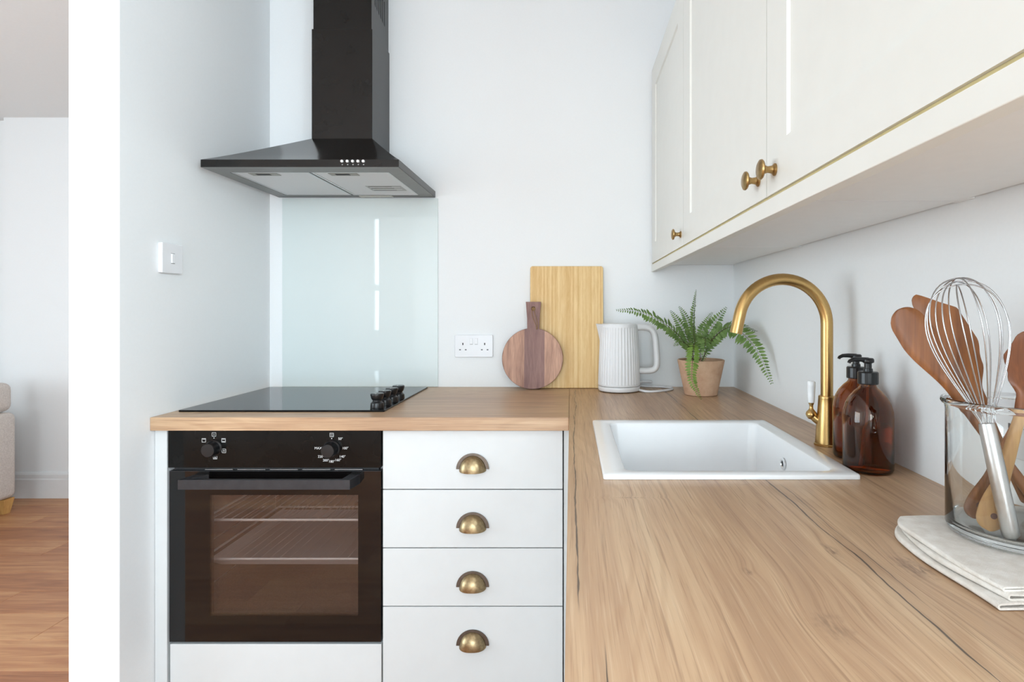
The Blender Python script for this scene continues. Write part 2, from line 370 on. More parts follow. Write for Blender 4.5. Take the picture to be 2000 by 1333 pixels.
ROOT = {}
def world_of(o):
    p = Vector((0, 0, 0))
    while o is not None: p += Vector(o.location); o = o.parent
    return p
def obj(name, bm, mat, parent=None, smooth=False, origin=None, flip=True):
    """one mesh object; bm in world metres, stored relative to its parent"""
    if flip: bmesh.ops.recalc_face_normals(bm, faces=bm.faces)
    off = world_of(parent) if parent else Vector((0, 0, 0))
    loc = Vector((0, 0, 0))
    if origin is not None: loc = Vector(origin) - off; off = Vector(origin)
    bmesh.ops.translate(bm, verts=bm.verts, vec=-off)
    me = bpy.data.meshes.new(name); bm.to_mesh(me); bm.free()
    mats = mat if isinstance(mat, (list, tuple)) else [mat]
    for m in mats: me.materials.append(m if not isinstance(m, str) else M[m])
    if smooth:
        me.shade_smooth() if hasattr(me, 'shade_smooth') else None
        try: me.set_sharp_from_angle(angle=R(smooth if smooth is not True else 40))
        except Exception: pass
    o = bpy.data.objects.new(name, me); COL.objects.link(o); o.location = loc
    if parent: o.parent = parent
    return o
def tag(o, label, cat, group=None):
    o['label'] = label; o['category'] = cat
    if group: o['group'] = group
    return o
def thing(name, label, cat, loc, group=None):
    o = bpy.data.objects.new(name, None); COL.objects.link(o); o.location = loc; o.empty_display_size = 0.05
    return tag(o, label, cat, group)
def struct(name, bm, mat, parent=None, **kw):
    o = obj(name, bm, mat, parent, **kw)
    if not parent: o['kind'] = 'structure'
    return o
def B(*a, **k): return box(bm_new(), *a, **k)
def dup(o, parent, loc):
    c = o.copy(); COL.objects.link(c); c.parent = parent; c.location = loc; return c

# ---------------------------------------------------------------- the room
CT = 0.91                                  # worktop height
XL, XR = -1.164, 0.630                     # kitchen alcove: partition face and right wall
CEIL = 2.447
FARY = 1.46
struct('wall_back', B(XL, XR + 0.12, 0.0, 0.12, 0, CEIL), 'wall')
struct('wall_partition', B(XL - 0.131, XL, -0.734, FARY, 0, CEIL, bev=0.002), 'wall')
struct('wall_far', box(B(-3.65, XL - 0.131, FARY, FARY + 0.3, 0, CEIL), -5.32, -3.65, FARY + 0.06, FARY + 0.3, 0, CEIL), 'wall')
def wall_with_hole(axis, c0, c1, a0, a1, holes):
    """wall slab with rectangular holes (a-range, z-range) along one axis"""
    bm = bm_new(); cuts = sorted(holes); pos = a0
    def seg(p, q, z0, z1):
        if q - p < 1e-4: return
        if axis == 'x': box(bm, p, q, c0, c1, z0, z1)
        else: box(bm, c0, c1, p, q, z0, z1)
    for (h0, h1, z0, z1) in cuts:
        seg(pos, h0, 0, CEIL); seg(h0, h1, 0, z0); seg(h0, h1, z1, CEIL); pos = h1
    seg(pos, a1, 0, CEIL); return bm
REAR = -4.20; LEFT = -5.20; DEEP = -7.50; XJ = -1.75     # living side ends at REAR, kitchen-diner runs on to DEEP
WIN1 = (-1.60, 0.50, 0.06, 2.30); WIN2 = (-2.255, -2.137, 0.95, 2.27); WIN3 = (-4.05, -1.35, 0.25, 2.22); WIN5 = (-3.95, -2.30, 1.06, 2.25)
struct('wall_rear', wall_with_hole('x', REAR - 0.12, REAR, LEFT - 0.12, XJ, [WIN2]), 'wall')
struct('wall_return', B(XJ - 0.12, XJ, DEEP, REAR - 0.12, 0, CEIL), 'wall')
struct('wall_garden', wall_with_hole('x', DEEP - 0.12, DEEP, XJ - 0.12, XR + 0.12, [WIN1]), 'wall')
struct('wall_right', wall_with_hole('y', XR, XR + 0.12, DEEP, 0.0, [WIN5]), 'wall')
struct('wall_left', wall_with_hole('y', LEFT - 0.12, LEFT, REAR, FARY + 0.06, [WIN3]), 'wall')
struct('ceiling', box(B(LEFT - 0.12, XR + 0.12, REAR - 0.12, FARY + 0.3, CEIL, CEIL + 0.1), XJ - 0.12, XR + 0.12, DEEP - 0.12, REAR - 0.12, CEIL, CEIL + 0.1), 'ceiling')

def window(n, axis, c, a0, a1, z0, z1, uprights, bars):
    e = bpy.data.objects.new('window_%d' % n, None); COL.objects.link(e); e['kind'] = 'structure'
    def bar(p, q, lo, hi):
        return B(p, q, c - 0.06, c, lo, hi, bev=0.004) if axis == 'x' else B(c - 0.06, c, p, q, lo, hi, bev=0.004)
    w = 0.05 if a1 - a0 > 0.5 else 0.03
    for (p, q, lo, hi) in ((a0, a0 + w, z0, z1), (a1 - w, a1, z0, z1), (a0 + w, a1 - w, z0, z0 + w), (a0 + w, a1 - w, z1 - w, z1)):
        obj('window_frame', bar(p, q, lo, hi), 'upvc', e)
    for u in uprights: obj('mullion', bar(u - 0.035, u + 0.035, z0 + w, z1 - w), 'upvc', e)
    for b in bars: obj('transom', bar(a0 + w, a1 - w, b - 0.035, b + 0.035), 'upvc', e)
    g = B(a0 + w, a1 - w, c - 0.034, c - 0.028, z0 + w, z1 - w) if axis == 'x' else B(c - 0.034, c - 0.028, a0 + w, a1 - w, z0 + w, z1 - w)
    obj('pane', g, 'pane', e)
window(1, 'x', DEEP - 0.03, *WIN1, [-0.55], [])  # added doors out of view, let in the frontal light
window(2, 'x', REAR - 0.03, *WIN2, [], [1.46])
window(3, 'y', LEFT - 0.03, *WIN3, [-3.15, -2.25], [])  # added window out of view, lets in light from the left
window(4, 'y', XR + 0.09, *WIN5, [-3.1], [])  # added window out of view, lets light onto the partition face

# far skirting board with a stepped top
def skirting(name, x0, x1, y):
    prof = [(y, 0), (y - 0.018, 0), (y - 0.018, 0.118), (y - 0.014, 0.126), (y - 0.014, 0.150), (y - 0.008, 0.162), (y, 0.165)]
    b = prism(bm_new(), [(p[0], p[1]) for p in prof], x0, x1, 'yz'); return struct(name, b, 'trim')
skirting('baseboard_far', -3.65, XL - 0.131, FARY)

# floor: sub-floor with laminate planks running across the room
fl = struct('floor', B(LEFT - 0.12, XR + 0.12, DEEP - 0.12, FARY + 0.3, -0.05, -0.012), 'floor')
PW, PL = 0.1795, 1.285
row0 = 1.901 - D_WALL                       # a joint line measured in the photograph
joints = {2: -2.352, 5: -2.61, 7: -3.061, 1: -1.978, 3: -3.45, 4: -1.75, 6: -3.9, 8: -2.15, 0: -2.9}
plank_meshes = {}
far = bm_new(); tone = []
for k in range(-41, 10):
    y0 = row0 + PW * k; y1 = min(y0 + PW, FARY + 0.05)
    if y0 > FARY or y1 < DEEP: continue
    j = joints.get(k, random.uniform(-3, -1))
    x = j - PL * math.ceil((j - LEFT) / PL)
    while x < XR:
        xa, xb = max(x, LEFT if y0 > REAR else XJ), min(x + PL, XR); x += PL
        if xb - xa < 0.05: continue
        near = (xa < -1.25 and xb > -4.2 and y1 > -0.6) or (xa < 0.0 and xb > -1.9 and -2.6 < y0 < -0.7)
        if near:
            key = round(xb - xa, 3)
            if key not in plank_meshes or y1 - y0 < PW - 0.001:
                o = obj('plank', B(xa + 0.0006, xb - 0.0006, y0 + 0.0006, y1 - 0.0006, -0.012, 0.0, bev=0.0012, seg=1), 'floor', fl, origin=(xa, y0, 0))
                if y1 - y0 > PW - 0.001: plank_meshes[key] = o
            else: dup(plank_meshes[key], fl, (xa, y0, 0))
        else:
            n0 = len(far.faces); box(far, xa + 0.0006, xb - 0.0006, y0 + 0.0006, y1 - 0.0006, -0.012, 0.0); tone += [random.random()] * (len(far.faces) - n0)
o = obj('planks_beyond', far, 'floor', fl, flip=False); o['kind'] = 'stuff'
at_ = o.data.attributes.new('tone', 'FLOAT', 'FACE'); at_.data.foreach_set('value', tone)

# ---------------------------------------------------------------- worktops
WF = -0.628                                 # front edge of the short worktop
XE = -0.005                                 # left edge of the long worktop
TH = 0.037
t1 = tag(obj('worktop', B(XL + 0.0005, XE - 0.0006, WF, -0.0005, CT - TH, CT, bev=0.0015), 'top_x'), 'short oak worktop carrying the black hob, grain running along the splashback wall', 'worktop')
SX0, SX1, SY0, SY1 = 0.057, 0.508, -1.206, -0.708   # sink rim
bm = bm_new()
ox = [XE, SX0 + 0.012, SX1 - 0.012, XR - 0.0005]; oy = [-2.75, SY0 + 0.012, SY1 - 0.012, -0.0005]
G = {}
for zi, z in enumerate((CT - TH, CT)):
    for i, xx in enumerate(ox):
        for j, yy in enumerate(oy): G[i, j, zi] = bm.verts.new((xx, yy, z))
for i in range(3):
    for j in range(3):
        if i == 1 and j == 1: continue
        for zi in (0, 1): bm.faces.new([G[i, j, zi], G[i + 1, j, zi], G[i + 1, j + 1, zi], G[i, j + 1, zi]])
def side(a, b): bm.faces.new([G[a[0], a[1], 0], G[b[0], b[1], 0], G[b[0], b[1], 1], G[a[0], a[1], 1]])
for i in range(3):
    side((i, 0), (i + 1, 0)); side((i, 3), (i + 1, 3)); side((0, i), (0, i + 1)); side((3, i), (3, i + 1))
side((1, 1), (2, 1)); side((1, 2), (2, 2)); side((1, 1), (1, 2)); side((2, 1), (2, 2))
tag(obj('worktop', bm, 'top_y'), 'long oak worktop with a dark crack running past the white sink', 'worktop')

# ---------------------------------------------------------------- lower cabinets
OF = 1.594 - D_WALL                         # plane of oven / drawer fronts  (-0.606)
OX0, OX1 = -1.126, -0.531
DX0, DX1 = -0.5275, -0.0225
# oven housing
oh = thing('oven_housing', 'white cabinet housing around the built-in oven with a blank panel below', 'cabinet', (-0.83, -0.3, 0))
ZO0, ZO1 = 0.277, 0.871
b = bm_new()
box(b, OX0 - 0.002, OX0 + 0.012, OF + 0.03, -0.03, 0.10, CT - TH - 0.0005); box(b, OX1 - 0.012, OX1 + 0.001, OF + 0.03, -0.03, 0.10, CT - TH - 0.0005)
box(b, OX0 + 0.012, OX1 - 0.012, OF + 0.03, -0.03, 0.235, 0.25); box(b, OX0 + 0.012, OX1 - 0.012, OF + 0.03, -0.03, 0.10, 0.115)
obj('carcass', b, 'carcass', oh)
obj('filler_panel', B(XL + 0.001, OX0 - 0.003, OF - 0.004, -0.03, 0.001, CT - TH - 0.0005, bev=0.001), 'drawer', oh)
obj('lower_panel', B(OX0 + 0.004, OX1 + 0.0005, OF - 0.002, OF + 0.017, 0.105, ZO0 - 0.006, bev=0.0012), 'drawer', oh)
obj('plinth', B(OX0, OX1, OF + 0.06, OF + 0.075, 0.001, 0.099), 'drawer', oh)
# drawers
dr = thing('drawer_unit', 'white four-drawer base cabinet with antique brass cup pulls', 'cabinet', (-0.275, -0.3, 0))
b = bm_new()
box(b, DX0 + 0.001, DX0 + 0.017, OF + 0.021, -0.03, 0.10, CT - TH - 0.0005); box(b, DX1 - 0.017, DX1 - 0.001, OF + 0.021, -0.03, 0.10, CT - TH - 0.0005)
box(b, DX0 + 0.017, DX1 - 0.017, OF + 0.022, -0.03, 0.10, 0.116); box(b, DX0 + 0.017, DX1 - 0.017, -0.045, -0.03, 0.116, CT - TH - 0.0005)
obj('carcass', b, 'carcass', dr)
obj('plinth', B(DX0, DX1, OF + 0.06, OF + 0.075, 0.001, 0.099), 'drawer', dr)
obj('filler_strip', B(DX1 + 0.0025, 0.038, OF + 0.004, OF + 0.30, 0.10, CT - TH - 0.0005, bev=0.0008), 'drawer', dr)
def cup_pull(parent, cx, y, z):
    """half-dome cup pull with flat flange; z is the lower edge"""
    a, h, dep = 0.038, 0.037, 0.024
    fl_ = bm_new()
    oo = [(cx + 0.046 * math.cos(R(180 * i / 28)), z + 0.004 + 0.044 * math.sin(R(180 * i / 28))) for i in range(29)]
    ii = [(cx + 0.034 * math.cos(R(180 - 180 * i / 28)), z + 0.004 + 0.033 * math.sin(R(180 - 180 * i / 28))) for i in range(29)]
    prism(fl_, oo + ii, y - 0.0035, y, 'xz')
    hd = obj('handle', fl_, 'antique_dark', parent)
    d = bm_new(); NU, NV = 28, 10; rows = []
    for thick, yo in ((0.0, 0.0), (0.0018, 0.0)):
        rr = []
        for vi in range(NV + 1):
            v_ = PI / 2 * vi / NV; row = []
            for ui in range(NU + 1):
                u_ = PI * ui / NU
                cv = math.cos(v_) ** 0.8 if vi < NV else 0.0
                row.append(d.verts.new((cx + (a - thick) * math.cos(u_) * cv, y - (dep - thick) * math.sin(v_), z - 0.004 * math.sin(v_) + (h + 0.006 - thick) * math.sin(u_) * cv)))
            rr.append(row)
        rows.append(rr)
    for rr in rows:
        for vi in range(NV):
            for ui in range(NU): d.faces.new((rr[vi][ui], rr[vi][ui + 1], rr[vi + 1][ui + 1], rr[vi + 1][ui]))
    o_, i_ = rows
    for vi in range(NV):
        d.faces.new((o_[vi][0], o_[vi + 1][0], i_[vi + 1][0], i_[vi][0])); d.faces.new((o_[vi][NU], i_[vi][NU], i_[vi + 1][NU], o_[vi + 1][NU]))
    bmesh.ops.remove_doubles(d, verts=d.verts, dist=1e-5)
    merge_o = obj('handle_cup', d, 'antique', parent, smooth=70)
    return hd
edges = [0.870, 0.7035, 0.5395, 0.3755, 0.105]
pulls = [0.7575, 0.5925, 0.4275, 0.2635]
for i in range(4):
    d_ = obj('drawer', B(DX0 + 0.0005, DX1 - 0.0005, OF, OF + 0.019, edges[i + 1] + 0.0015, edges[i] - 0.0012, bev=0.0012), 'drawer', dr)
    cup_pull(d_, -0.275, OF, pulls[i])

# cabinets under the long worktop (fronts face the room)
def base_unit(y0, y1, label):
    u = thing('base_cabinet', label, 'cabinet', (0.33, (y0 + y1) / 2, 0), 'base cabinets under the long worktop')
    b = bm_new()
    box(b, 0.040, XR - 0.004, y0 + 0.001, y0 + 0.017, 0.10, CT - TH - 0.0005); box(b, 0.040, XR - 0.004, y1 - 0.017, y1 - 0.001, 0.10, CT - TH - 0.0005)
    box(b, 0.040, XR - 0.004, y0 + 0.017, y1 - 0.017, 0.10, 0.116)
    obj('carcass', b, 'carcass', u)
    obj('plinth', B(0.07, 0.085, y0, y1, 0.001, 0.099), 'drawer', u)
    m = (y0 + y1) / 2
    for (p, q, ky) in ((y0 + 0.0015, m - 0.0015, m - 0.035), (m + 0.0015, y1 - 0.0015, m + 0.035)):
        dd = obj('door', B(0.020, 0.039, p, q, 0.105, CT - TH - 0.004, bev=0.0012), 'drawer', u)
        obj('knob', lathe(bm_new(), [(0, 0.0), (0.008, 0.0), (0.005, 0.003), (0.005, 0.012), (0.014, 0.017), (0.014, 0.021), (0, 0.023)], (0.020, ky, 0.78), (-1, 0, 0), 20), 'knob_brass', dd, smooth=True)
base_unit(-1.43, -0.63, 'white two-door base cabinet below the sink')
base_unit(-2.23, -1.43, 'white two-door base cabinet below the near end of the long worktop')

# ---------------------------------------------------------------- oven
ov = thing('built_in_oven', 'black built-in electric oven with glass door below the hob', 'oven', (-0.83, -0.3, ZO0))
obj('control_panel', B(OX0, OX1, OF - 0.004, OF + 0.016, 0.766, ZO1, bev=0.001), 'black_metal', ov)
b = bm_new()   # vent strip below the panel
box(b, OX0 + 0.01, OX1 - 0.01, OF + 0.008, OF + 0.020, 0.757, 0.7655)
obj('vent_gap', b, 'slot', ov)
for i in range(5):
    xx = OX0 + 0.10 + i * 0.091
    obj('vent_bar', B(xx, xx + 0.078, OF + 0.001, OF + 0.0075, 0.7585, 0.7605), 'steel', ov)
# knobs
def oven_knob(px, py):
    c = W(px, py, 1.59); c.y = OF - 0.004
    k = obj('control_knob', lathe(bm_new(), [(0, 0), (0.0235, 0), (0.0235, 0.003), (0.0205, 0.006), (0.0190, 0.027), (0.0175, 0.0295), (0, 0.030)], c, (0, -1, 0), 40), 'satin_black', ov, smooth=True)
    return c
k1 = oven_knob(418, 876); k2 = oven_knob(648, 877)
def text(s, x, z, size, y, parent, name='lettering', mat='print', rot=0):
    cu = bpy.data.curves.new(name, 'FONT'); cu.body = s; cu.size = size; cu.align_x = 'CENTER'; cu.align_y = 'CENTER'; cu.extrude = 0.0001
    tmp = bpy.data.objects.new('tmp', cu); COL.objects.link(tmp); bpy.context.view_layer.update()
    me = bpy.data.meshes.new_from_object(tmp.evaluated_get(bpy.context.evaluated_depsgraph_get())); bpy.data.objects.remove(tmp)
    me.name = name; me.materials.clear(); me.materials.append(M[mat]); o = bpy.data.objects.new(name, me); COL.objects.link(o)
    o.parent = parent; o.location = Vector((x, y, z)) - world_of(parent); o.rotation_euler = (R(90), R(rot), 0)
    return o
yp = OF - 0.0042
for (s, ang) in (('50°', 40), ('100°', 88), ('140°', 128), ('160°', 152), ('180°', 180), ('200°', 205), ('220°', 232), ('MAX', 272)):
    text(s, k2.x + 0.038 * math.sin(R(ang)), k2.z + 0.036 * math.cos(R(ang)), 0.0095, yp, ov)
def sym(parent, cx, cz, kind):
    b = bm_new(); s = 0.0056; w = 0.0009; y0, y1 = yp - 0.0002, yp + 0.0002
    for (p, q, lo, hi) in ((-s, s, s - w, s), (-s, s, -s, -s + w), (-s, -s + w, -s, s), (s - w, s, -s, s)):
        box(b, cx + p, cx + q, y0, y1, cz + lo, cz + hi)
    if kind in 'abc': box(b, cx - s * .6, cx + s * .6, y0, y1, cz + s * .45, cz + s * .65)
    if kind in 'bcd': box(b, cx - s * .6, cx + s * .6, y0, y1, cz - s * .65, cz - s * .45)
    if kind in 'ce': box(b, cx - w * .6, cx + w * .6, y0, y1, cz - s * .4, cz + s * .4); box(b, cx - s * .4, cx + s * .4, y0, y1, cz - w * .6, cz + w * .6)
    if kind == 'l': box(b, cx - w * .5, cx + w * .5, y0, y1, cz - s * .5, cz + s * .5)
    if kind == 'z':
        for i in range(3): box(b, cx - s * .5, cx + s * .5, y0, y1, cz - s * .5 + i * s * .5 - w * .3, cz - s * .5 + i * s * .5 + w * .3)
    obj('symbol', b, 'print', parent)
for (dx, dz, k) in ((0.0, 0.0385, 'l'), (0.0255, 0.022, 'b'), (0.0265, -0.0075, 'e'), (0.003, -0.0250, 'c'), (-0.027, 0.022, 'a'), (-0.027, -0.0095, 'd')):
    sym(ov, k1.x + dx * 1.05, k1.z + dz, k)
sym(ov, k2.x, k2.z + 0.0385, 'z')
for k in (k1, k2):
    obj('pointer_dot', lathe(bm_new(), [(0, 0), (0.0013, 0), (0.0013, 0.0003), (0, 0.0003)], (k.x, yp + 0.0001, k.z + 0.0285), (0, -1, 0), 12), 'print', ov)
# door
DZ0, DZ1 = ZO0 + 0.001, 0.7555
wx0, wx1, wz0, wz1 = X(411, 1.594), X(700, 1.594), Z(1203, 1.594), Z(967, 1.594)
door = bm_new()
ax = [OX0 + 0.004, wx0, wx1, OX1 - 0.0005]; az = [DZ0, wz0, wz1, DZ1]
for i in range(3):
    for j in range(3):
        if (i, j) != (1, 1): box(door, ax[i], ax[i + 1], OF - 0.0022, OF + 0.016, az[j], az[j + 1])
bmesh.ops.remove_doubles(door, verts=door.verts, dist=1e-5)
dfs = {}
for f in door.faces: dfs.setdefault(tuple(round(c, 4) for c in f.calc_center_median()), []).append(f)
bmesh.ops.delete(door, geom=[f for v_ in dfs.values() if len(v_) > 1 for f in v_], context='FACES_ONLY')
dobj = obj('door', door, 'oven_border', ov)
obj('door_pane', B(wx0, wx1, OF - 0.0022, OF + 0.002, wz0, wz1), 'oven_pane', dobj)
obj('inner_pane', B(wx0 - 0.012, wx1 + 0.03, OF + 0.0165, OF + 0.019, wz0 - 0.012, wz1 + 0.012), 'pane', dobj)
b = bm_new()
box(b, OX0 + 0.003, OX0 + 0.0042, OF - 0.003, OF + 0.016, DZ0, DZ1); box(b, OX0 + 0.003, OX1, OF - 0.003, OF + 0.016, DZ1, DZ1 + 0.0012)
obj('door_trim', b, 'handle_black', dobj)
# handle: flat bar on two end brackets
hx0, hx1 = X(352, 1.548), X(686, 1.548); hz0, hz1 = Z(955, 1.548), Z(936, 1.548)
b = prism(bm_new(), [(hx0, OF - 0.056), (hx1, OF - 0.056), (hx1 - 0.004 + 0.012, OF - 0.0025), (hx1 - 0.022, OF - 0.0025), (hx1 - 0.026, OF - 0.044), (hx0 + 0.026, OF - 0.044), (hx0 + 0.050, OF - 0.0025), (hx0 + 0.012, OF - 0.0025)], hz0, hz1, 'xy', bev=0.0008)
obj('door_handle', b, 'handle_black', dobj)
# cavity, racks, tray
cx0, cx1, cz0, cz1, cy0, cy1 = OX0 + 0.055, OX1 - 0.055, 0.335, 0.725, OF + 0.022, -0.10
b = bm_new()
cav = [[(cx0, cy0, cz0), (cx1, cy0, cz0), (cx1, cy0, cz1), (cx0, cy0, cz1)], [(cx0, cy1, cz0), (cx1, cy1, cz0), (cx1, cy1, cz1), (cx0, cy1, cz1)],
       [(cx0 - 0.01, cy1 + 0.01, cz0 - 0.01), (cx1 + 0.01, cy1 + 0.01, cz0 - 0.01), (cx1 + 0.01, cy1 + 0.01, cz1 + 0.01), (cx0 - 0.01, cy1 + 0.01, cz1 + 0.01)],
       [(cx0 - 0.01, cy0, cz0 - 0.01), (cx1 + 0.01, cy0, cz0 - 0.01), (cx1 + 0.01, cy0, cz1 + 0.01), (cx0 - 0.01, cy0, cz1 + 0.01)]]
loops(b, [cav[0], cav[1]], False, True); loops(b, [cav[2], cav[3], cav[0]], True, False)
obj('cavity', b, 'cavity', ov)
def rack(z):
    b = bm_new(); x0, x1, y0, y1 = cx0 + 0.004, cx1 - 0.004, cy0 + 0.03, cy1 - 0.02
    tube(b, [(x0, y0, z), (x1, y0, z), (x1, y1, z), (x0, y1, z)], 0.0038, 8, closed=True)
    for i in range(1, 17):
        xx = x0 + (x1 - x0) * i / 17; tube(b, [(xx, y0, z + 0.003), (xx, y1, z + 0.003)], 0.0014, 6)
    return obj('wire_rack', b, 'wire', ov)
rack(Z(1020, 1.63)); rack(Z(1097, 1.63))
zt = Z(1097, 1.63) - 0.006
b = bm_new(); x0, x1, y0, y1 = cx0 + 0.02, cx1 - 0.02, cy0 + 0.035, cy1 - 0.03
def rect(x0, x1, y0, y1, z, s): return [(x0 + s, y0 + s, z), (x1 - s, y0 + s, z), (x1 - s, y1 - s, z), (x0 + s, y1 - s, z)]
loops(b, [rect(x0, x1, y0, y1, zt, 0), rect(x0, x1, y0, y1, zt - 0.02, 0.02), rect(x0, x1, y0, y1, zt - 0.021, 0.021), rect(x0, x1, y0, y1, zt - 0.001, -0.001)], False, False)
b.faces.new([b.verts.new(p) for p in rect(x0, x1, y0, y1, zt - 0.02, 0.02)])
obj('baking_tray', b, 'wire', ov)
for xx in (cx0 + 0.006, cx1 - 0.006):
    b = bm_new()
    for i in range(5): tube(b, [(xx, cy0 + 0.03, cz0 + 0.06 + 0.065 * i), (xx, cy1 - 0.03, cz0 + 0.06 + 0.065 * i)], 0.0022, 6)
    for yy in (cy0 + 0.05, cy1 - 0.05): tube(b, [(xx, yy, cz0 + 0.04), (xx, yy, cz1 - 0.04)], 0.0022, 6)
    obj('side_rail', b, 'chrome', ov)

# ---------------------------------------------------------------- hob
hb = thing('hob', 'flat black glass electric hob with four knobs set in the worktop', 'hob', (-0.84, -0.29, CT))
HX0, HX1, HY0, HY1 = -1.143, -0.543, -0.545, -0.042
obj('glass_top', prism(bm_new(), rrect(HX0, HX1, HY0, HY1, 0.004, 3), CT + 0.0003, CT + 0.0055, 'xy', bev=0.0012), 'hob', hb)
for i, (px, d) in enumerate(((734.5, 1.69), (748.5, 1.748), (761.5, 1.806), (774, 1.864))):
    c = Vector((-0.5755 + i * 0.0035, d - D_WALL, CT + 0.0056))
    k = obj('hob_knob', lathe(bm_new(), [(0, 0), (0.0195, 0), (0.0200, 0.004), (0.0185, 0.016), (0.0130, 0.021), (0.0130, 0.024), (0.0165, 0.028), (0.0195, 0.040), (0.0190, 0.043), (0.0175, 0.0445), (0, 0.0445)], c, (0, 0, 1), 36), 'satin_black', hb, smooth=35)
    obj('pointer_line', B(c.x - 0.001, c.x + 0.001, c.y - 0.016, c.y - 0.006, c.z + 0.0443, c.z + 0.0449), 'print', k)

# ---------------------------------------------------------------- splashback
sp = obj('splashback', B(X(553, 2.2), X(856, 2.2), -0.0065, -0.0005, CT + 0.0008, 1.6385, bev=0.0007), 'splash')
tag(sp, 'pale glass splashback panel behind the hob', 'splashback')

# ---------------------------------------------------------------- cooker hood
hd = thing('cooker_hood', 'black pyramid chimney cooker hood above the hob', 'cooker hood', (-0.825, 0, 1.64))
hx0, hx1, hyf, hyb = -1.128, -0.524, -0.467, -0.0005
CX0, CX1, CYF = -0.915, -0.701, -0.193
zb, zl, zc = 1.643, 1.666, 1.812
b = bm_new()
rings = [[(hx0, hyf, zb), (hx1, hyf, zb), (hx1, hyb, zb), (hx0, hyb, zb)], [(hx0, hyf, zl), (hx1, hyf, zl), (hx1, hyb, zl), (hx0, hyb, zl)]]
for i in range(1, 9):
    s = i / 8; e = s ** 1.06           # slightly concave pyramid
    lerp = lambda a, c: a + (c - a) * s
    zz = zl + (zc - zl) * e
    rings.append([(lerp(hx0, CX0), lerp(hyf, CYF), zz), (lerp(hx1, CX1), lerp(hyf, CYF), zz), (lerp(hx1, CX1), hyb, zz), (lerp(hx0, CX0), hyb, zz)])
loops(b, rings, False, True)
obj('canopy', b, 'hood_black', hd, smooth=20)
# underside: rim frame, filters, lamp bar
b = bm_new(); rim = 0.045
ux = [hx0 + 0.001, hx0 + 0.05, hx1 - 0.05, hx1 - 0.001]; uy = [hyf + 0.001, hyf + 0.065, hyb - 0.045, hyb - 0.001]
for i in range(3):
    for j in range(3):
        if (i, j) != (1, 1): box(b, ux[i], ux[i + 1], uy[j], uy[j + 1], zb - 0.001, zb + 0.006)
obj('underside_frame', b, 'hood_frame', hd)
mid = (ux[1] + ux[2]) / 2
for i, (p, q) in enumerate(((ux[1] + 0.002, mid - 0.004), (mid + 0.004, ux[2] - 0.002))):
    f_ = obj('grease_filter', B(p, q, uy[1] + 0.002, uy[2] - 0.002, zb + 0.001, zb + 0.008), 'filter', hd)
    fb = bm_new()
    for (a0, a1, c0, c1) in ((p, q, uy[1] + 0.002, uy[1] + 0.008), (p, q, uy[2] - 0.008, uy[2] - 0.002), (p, p + 0.006, uy[1] + 0.008, uy[2] - 0.008), (q - 0.006, q, uy[1] + 0.008, uy[2] - 0.008)):
        box(fb, a0, a1, c0, c1, zb - 0.0005, zb + 0.001)
    obj('filter_edge', fb, 'steel', f_)
    m_ = (p + q) / 2 - 0.03
    lt = bm_new(); box(lt, m_ - 0.045, m_ + 0.045, uy[1] + 0.012, uy[1] + 0.045, zb - 0.001, zb + 0.001, bev=0.0004)
    lo = obj('filter_latch', lt, plain('latch_grey', (0.34, 0.34, 0.31), 0.5), f_)
    obj('latch_slot', B(m_ - 0.025, m_ + 0.02, uy[1] + 0.018, uy[1] + 0.034, zb - 0.0016, zb - 0.0008), 'slot', lo)
sx0 = ux[2] - 0.150
st = obj('rating_sticker', B(sx0, sx0 + 0.125, -0.200, -0.120, zb + 0.0003, zb + 0.0009), 'sticker', hd)
for i in range(5):
    obj('sticker_line', B(sx0 + 0.008, sx0 + (0.115 if i % 2 else 0.09), -0.192 + i * 0.015, -0.186 + i * 0.015, zb - 0.0002, zb + 0.0004), plain('sticker_print', (0.12, 0.12, 0.12), 0.6) if i % 2 == 0 else 'print', st)
obj('lamp_strip', B(mid + 0.02, mid + 0.145, uy[2] + 0.008, uy[2] + 0.030, zb - 0.003, zb - 0.0005, bev=0.0006), plain('lamp_cover', (0.62, 0.62, 0.56), 0.3), hd)
for i in range(5):
    px = 668.5 + i * 10.4; c = Vector((X(px, 1.733), hyf, Z(315.5, 1.733)))
    obj('push_button', lathe(bm_new(), [(0, -0.001), (0.0046, -0.001), (0.0046, 0.004), (0.0038, 0.0055), (0, 0.006)], c, (0, -1, 0), 18), 'silver', hd, smooth=True)
    obj('button_mark', B(c.x - 0.0013, c.x + 0.0018, hyf - 0.0003, hyf + 0.0002, c.z - 0.0105, c.z - 0.0088), 'print', hd)
obj('chimney', B(CX0, CX1, CYF, hyb, zc - 0.001, 2.20, bev=0.002), 'hood_black', hd)
uc = obj('upper_chimney', B(CX0 + 0.004, CX1 - 0.004, CYF + 0.004, hyb, 2.195, CEIL - 0.001, bev=0.0015), 'hood_black', hd)
for i in range(6):
    b = bm_new(); yy = -0.155 + i * 0.020
    vs = [(yy, 2.372), (yy + 0.008, 2.372), (yy + 0.008, 2.300 - 0.004 * i), (yy, 2.306 - 0.004 * i)]
    prism(b, vs, CX1 - 0.0045, CX1 - 0.0036, 'yz'); obj('vent_slot', b, 'slot', uc)

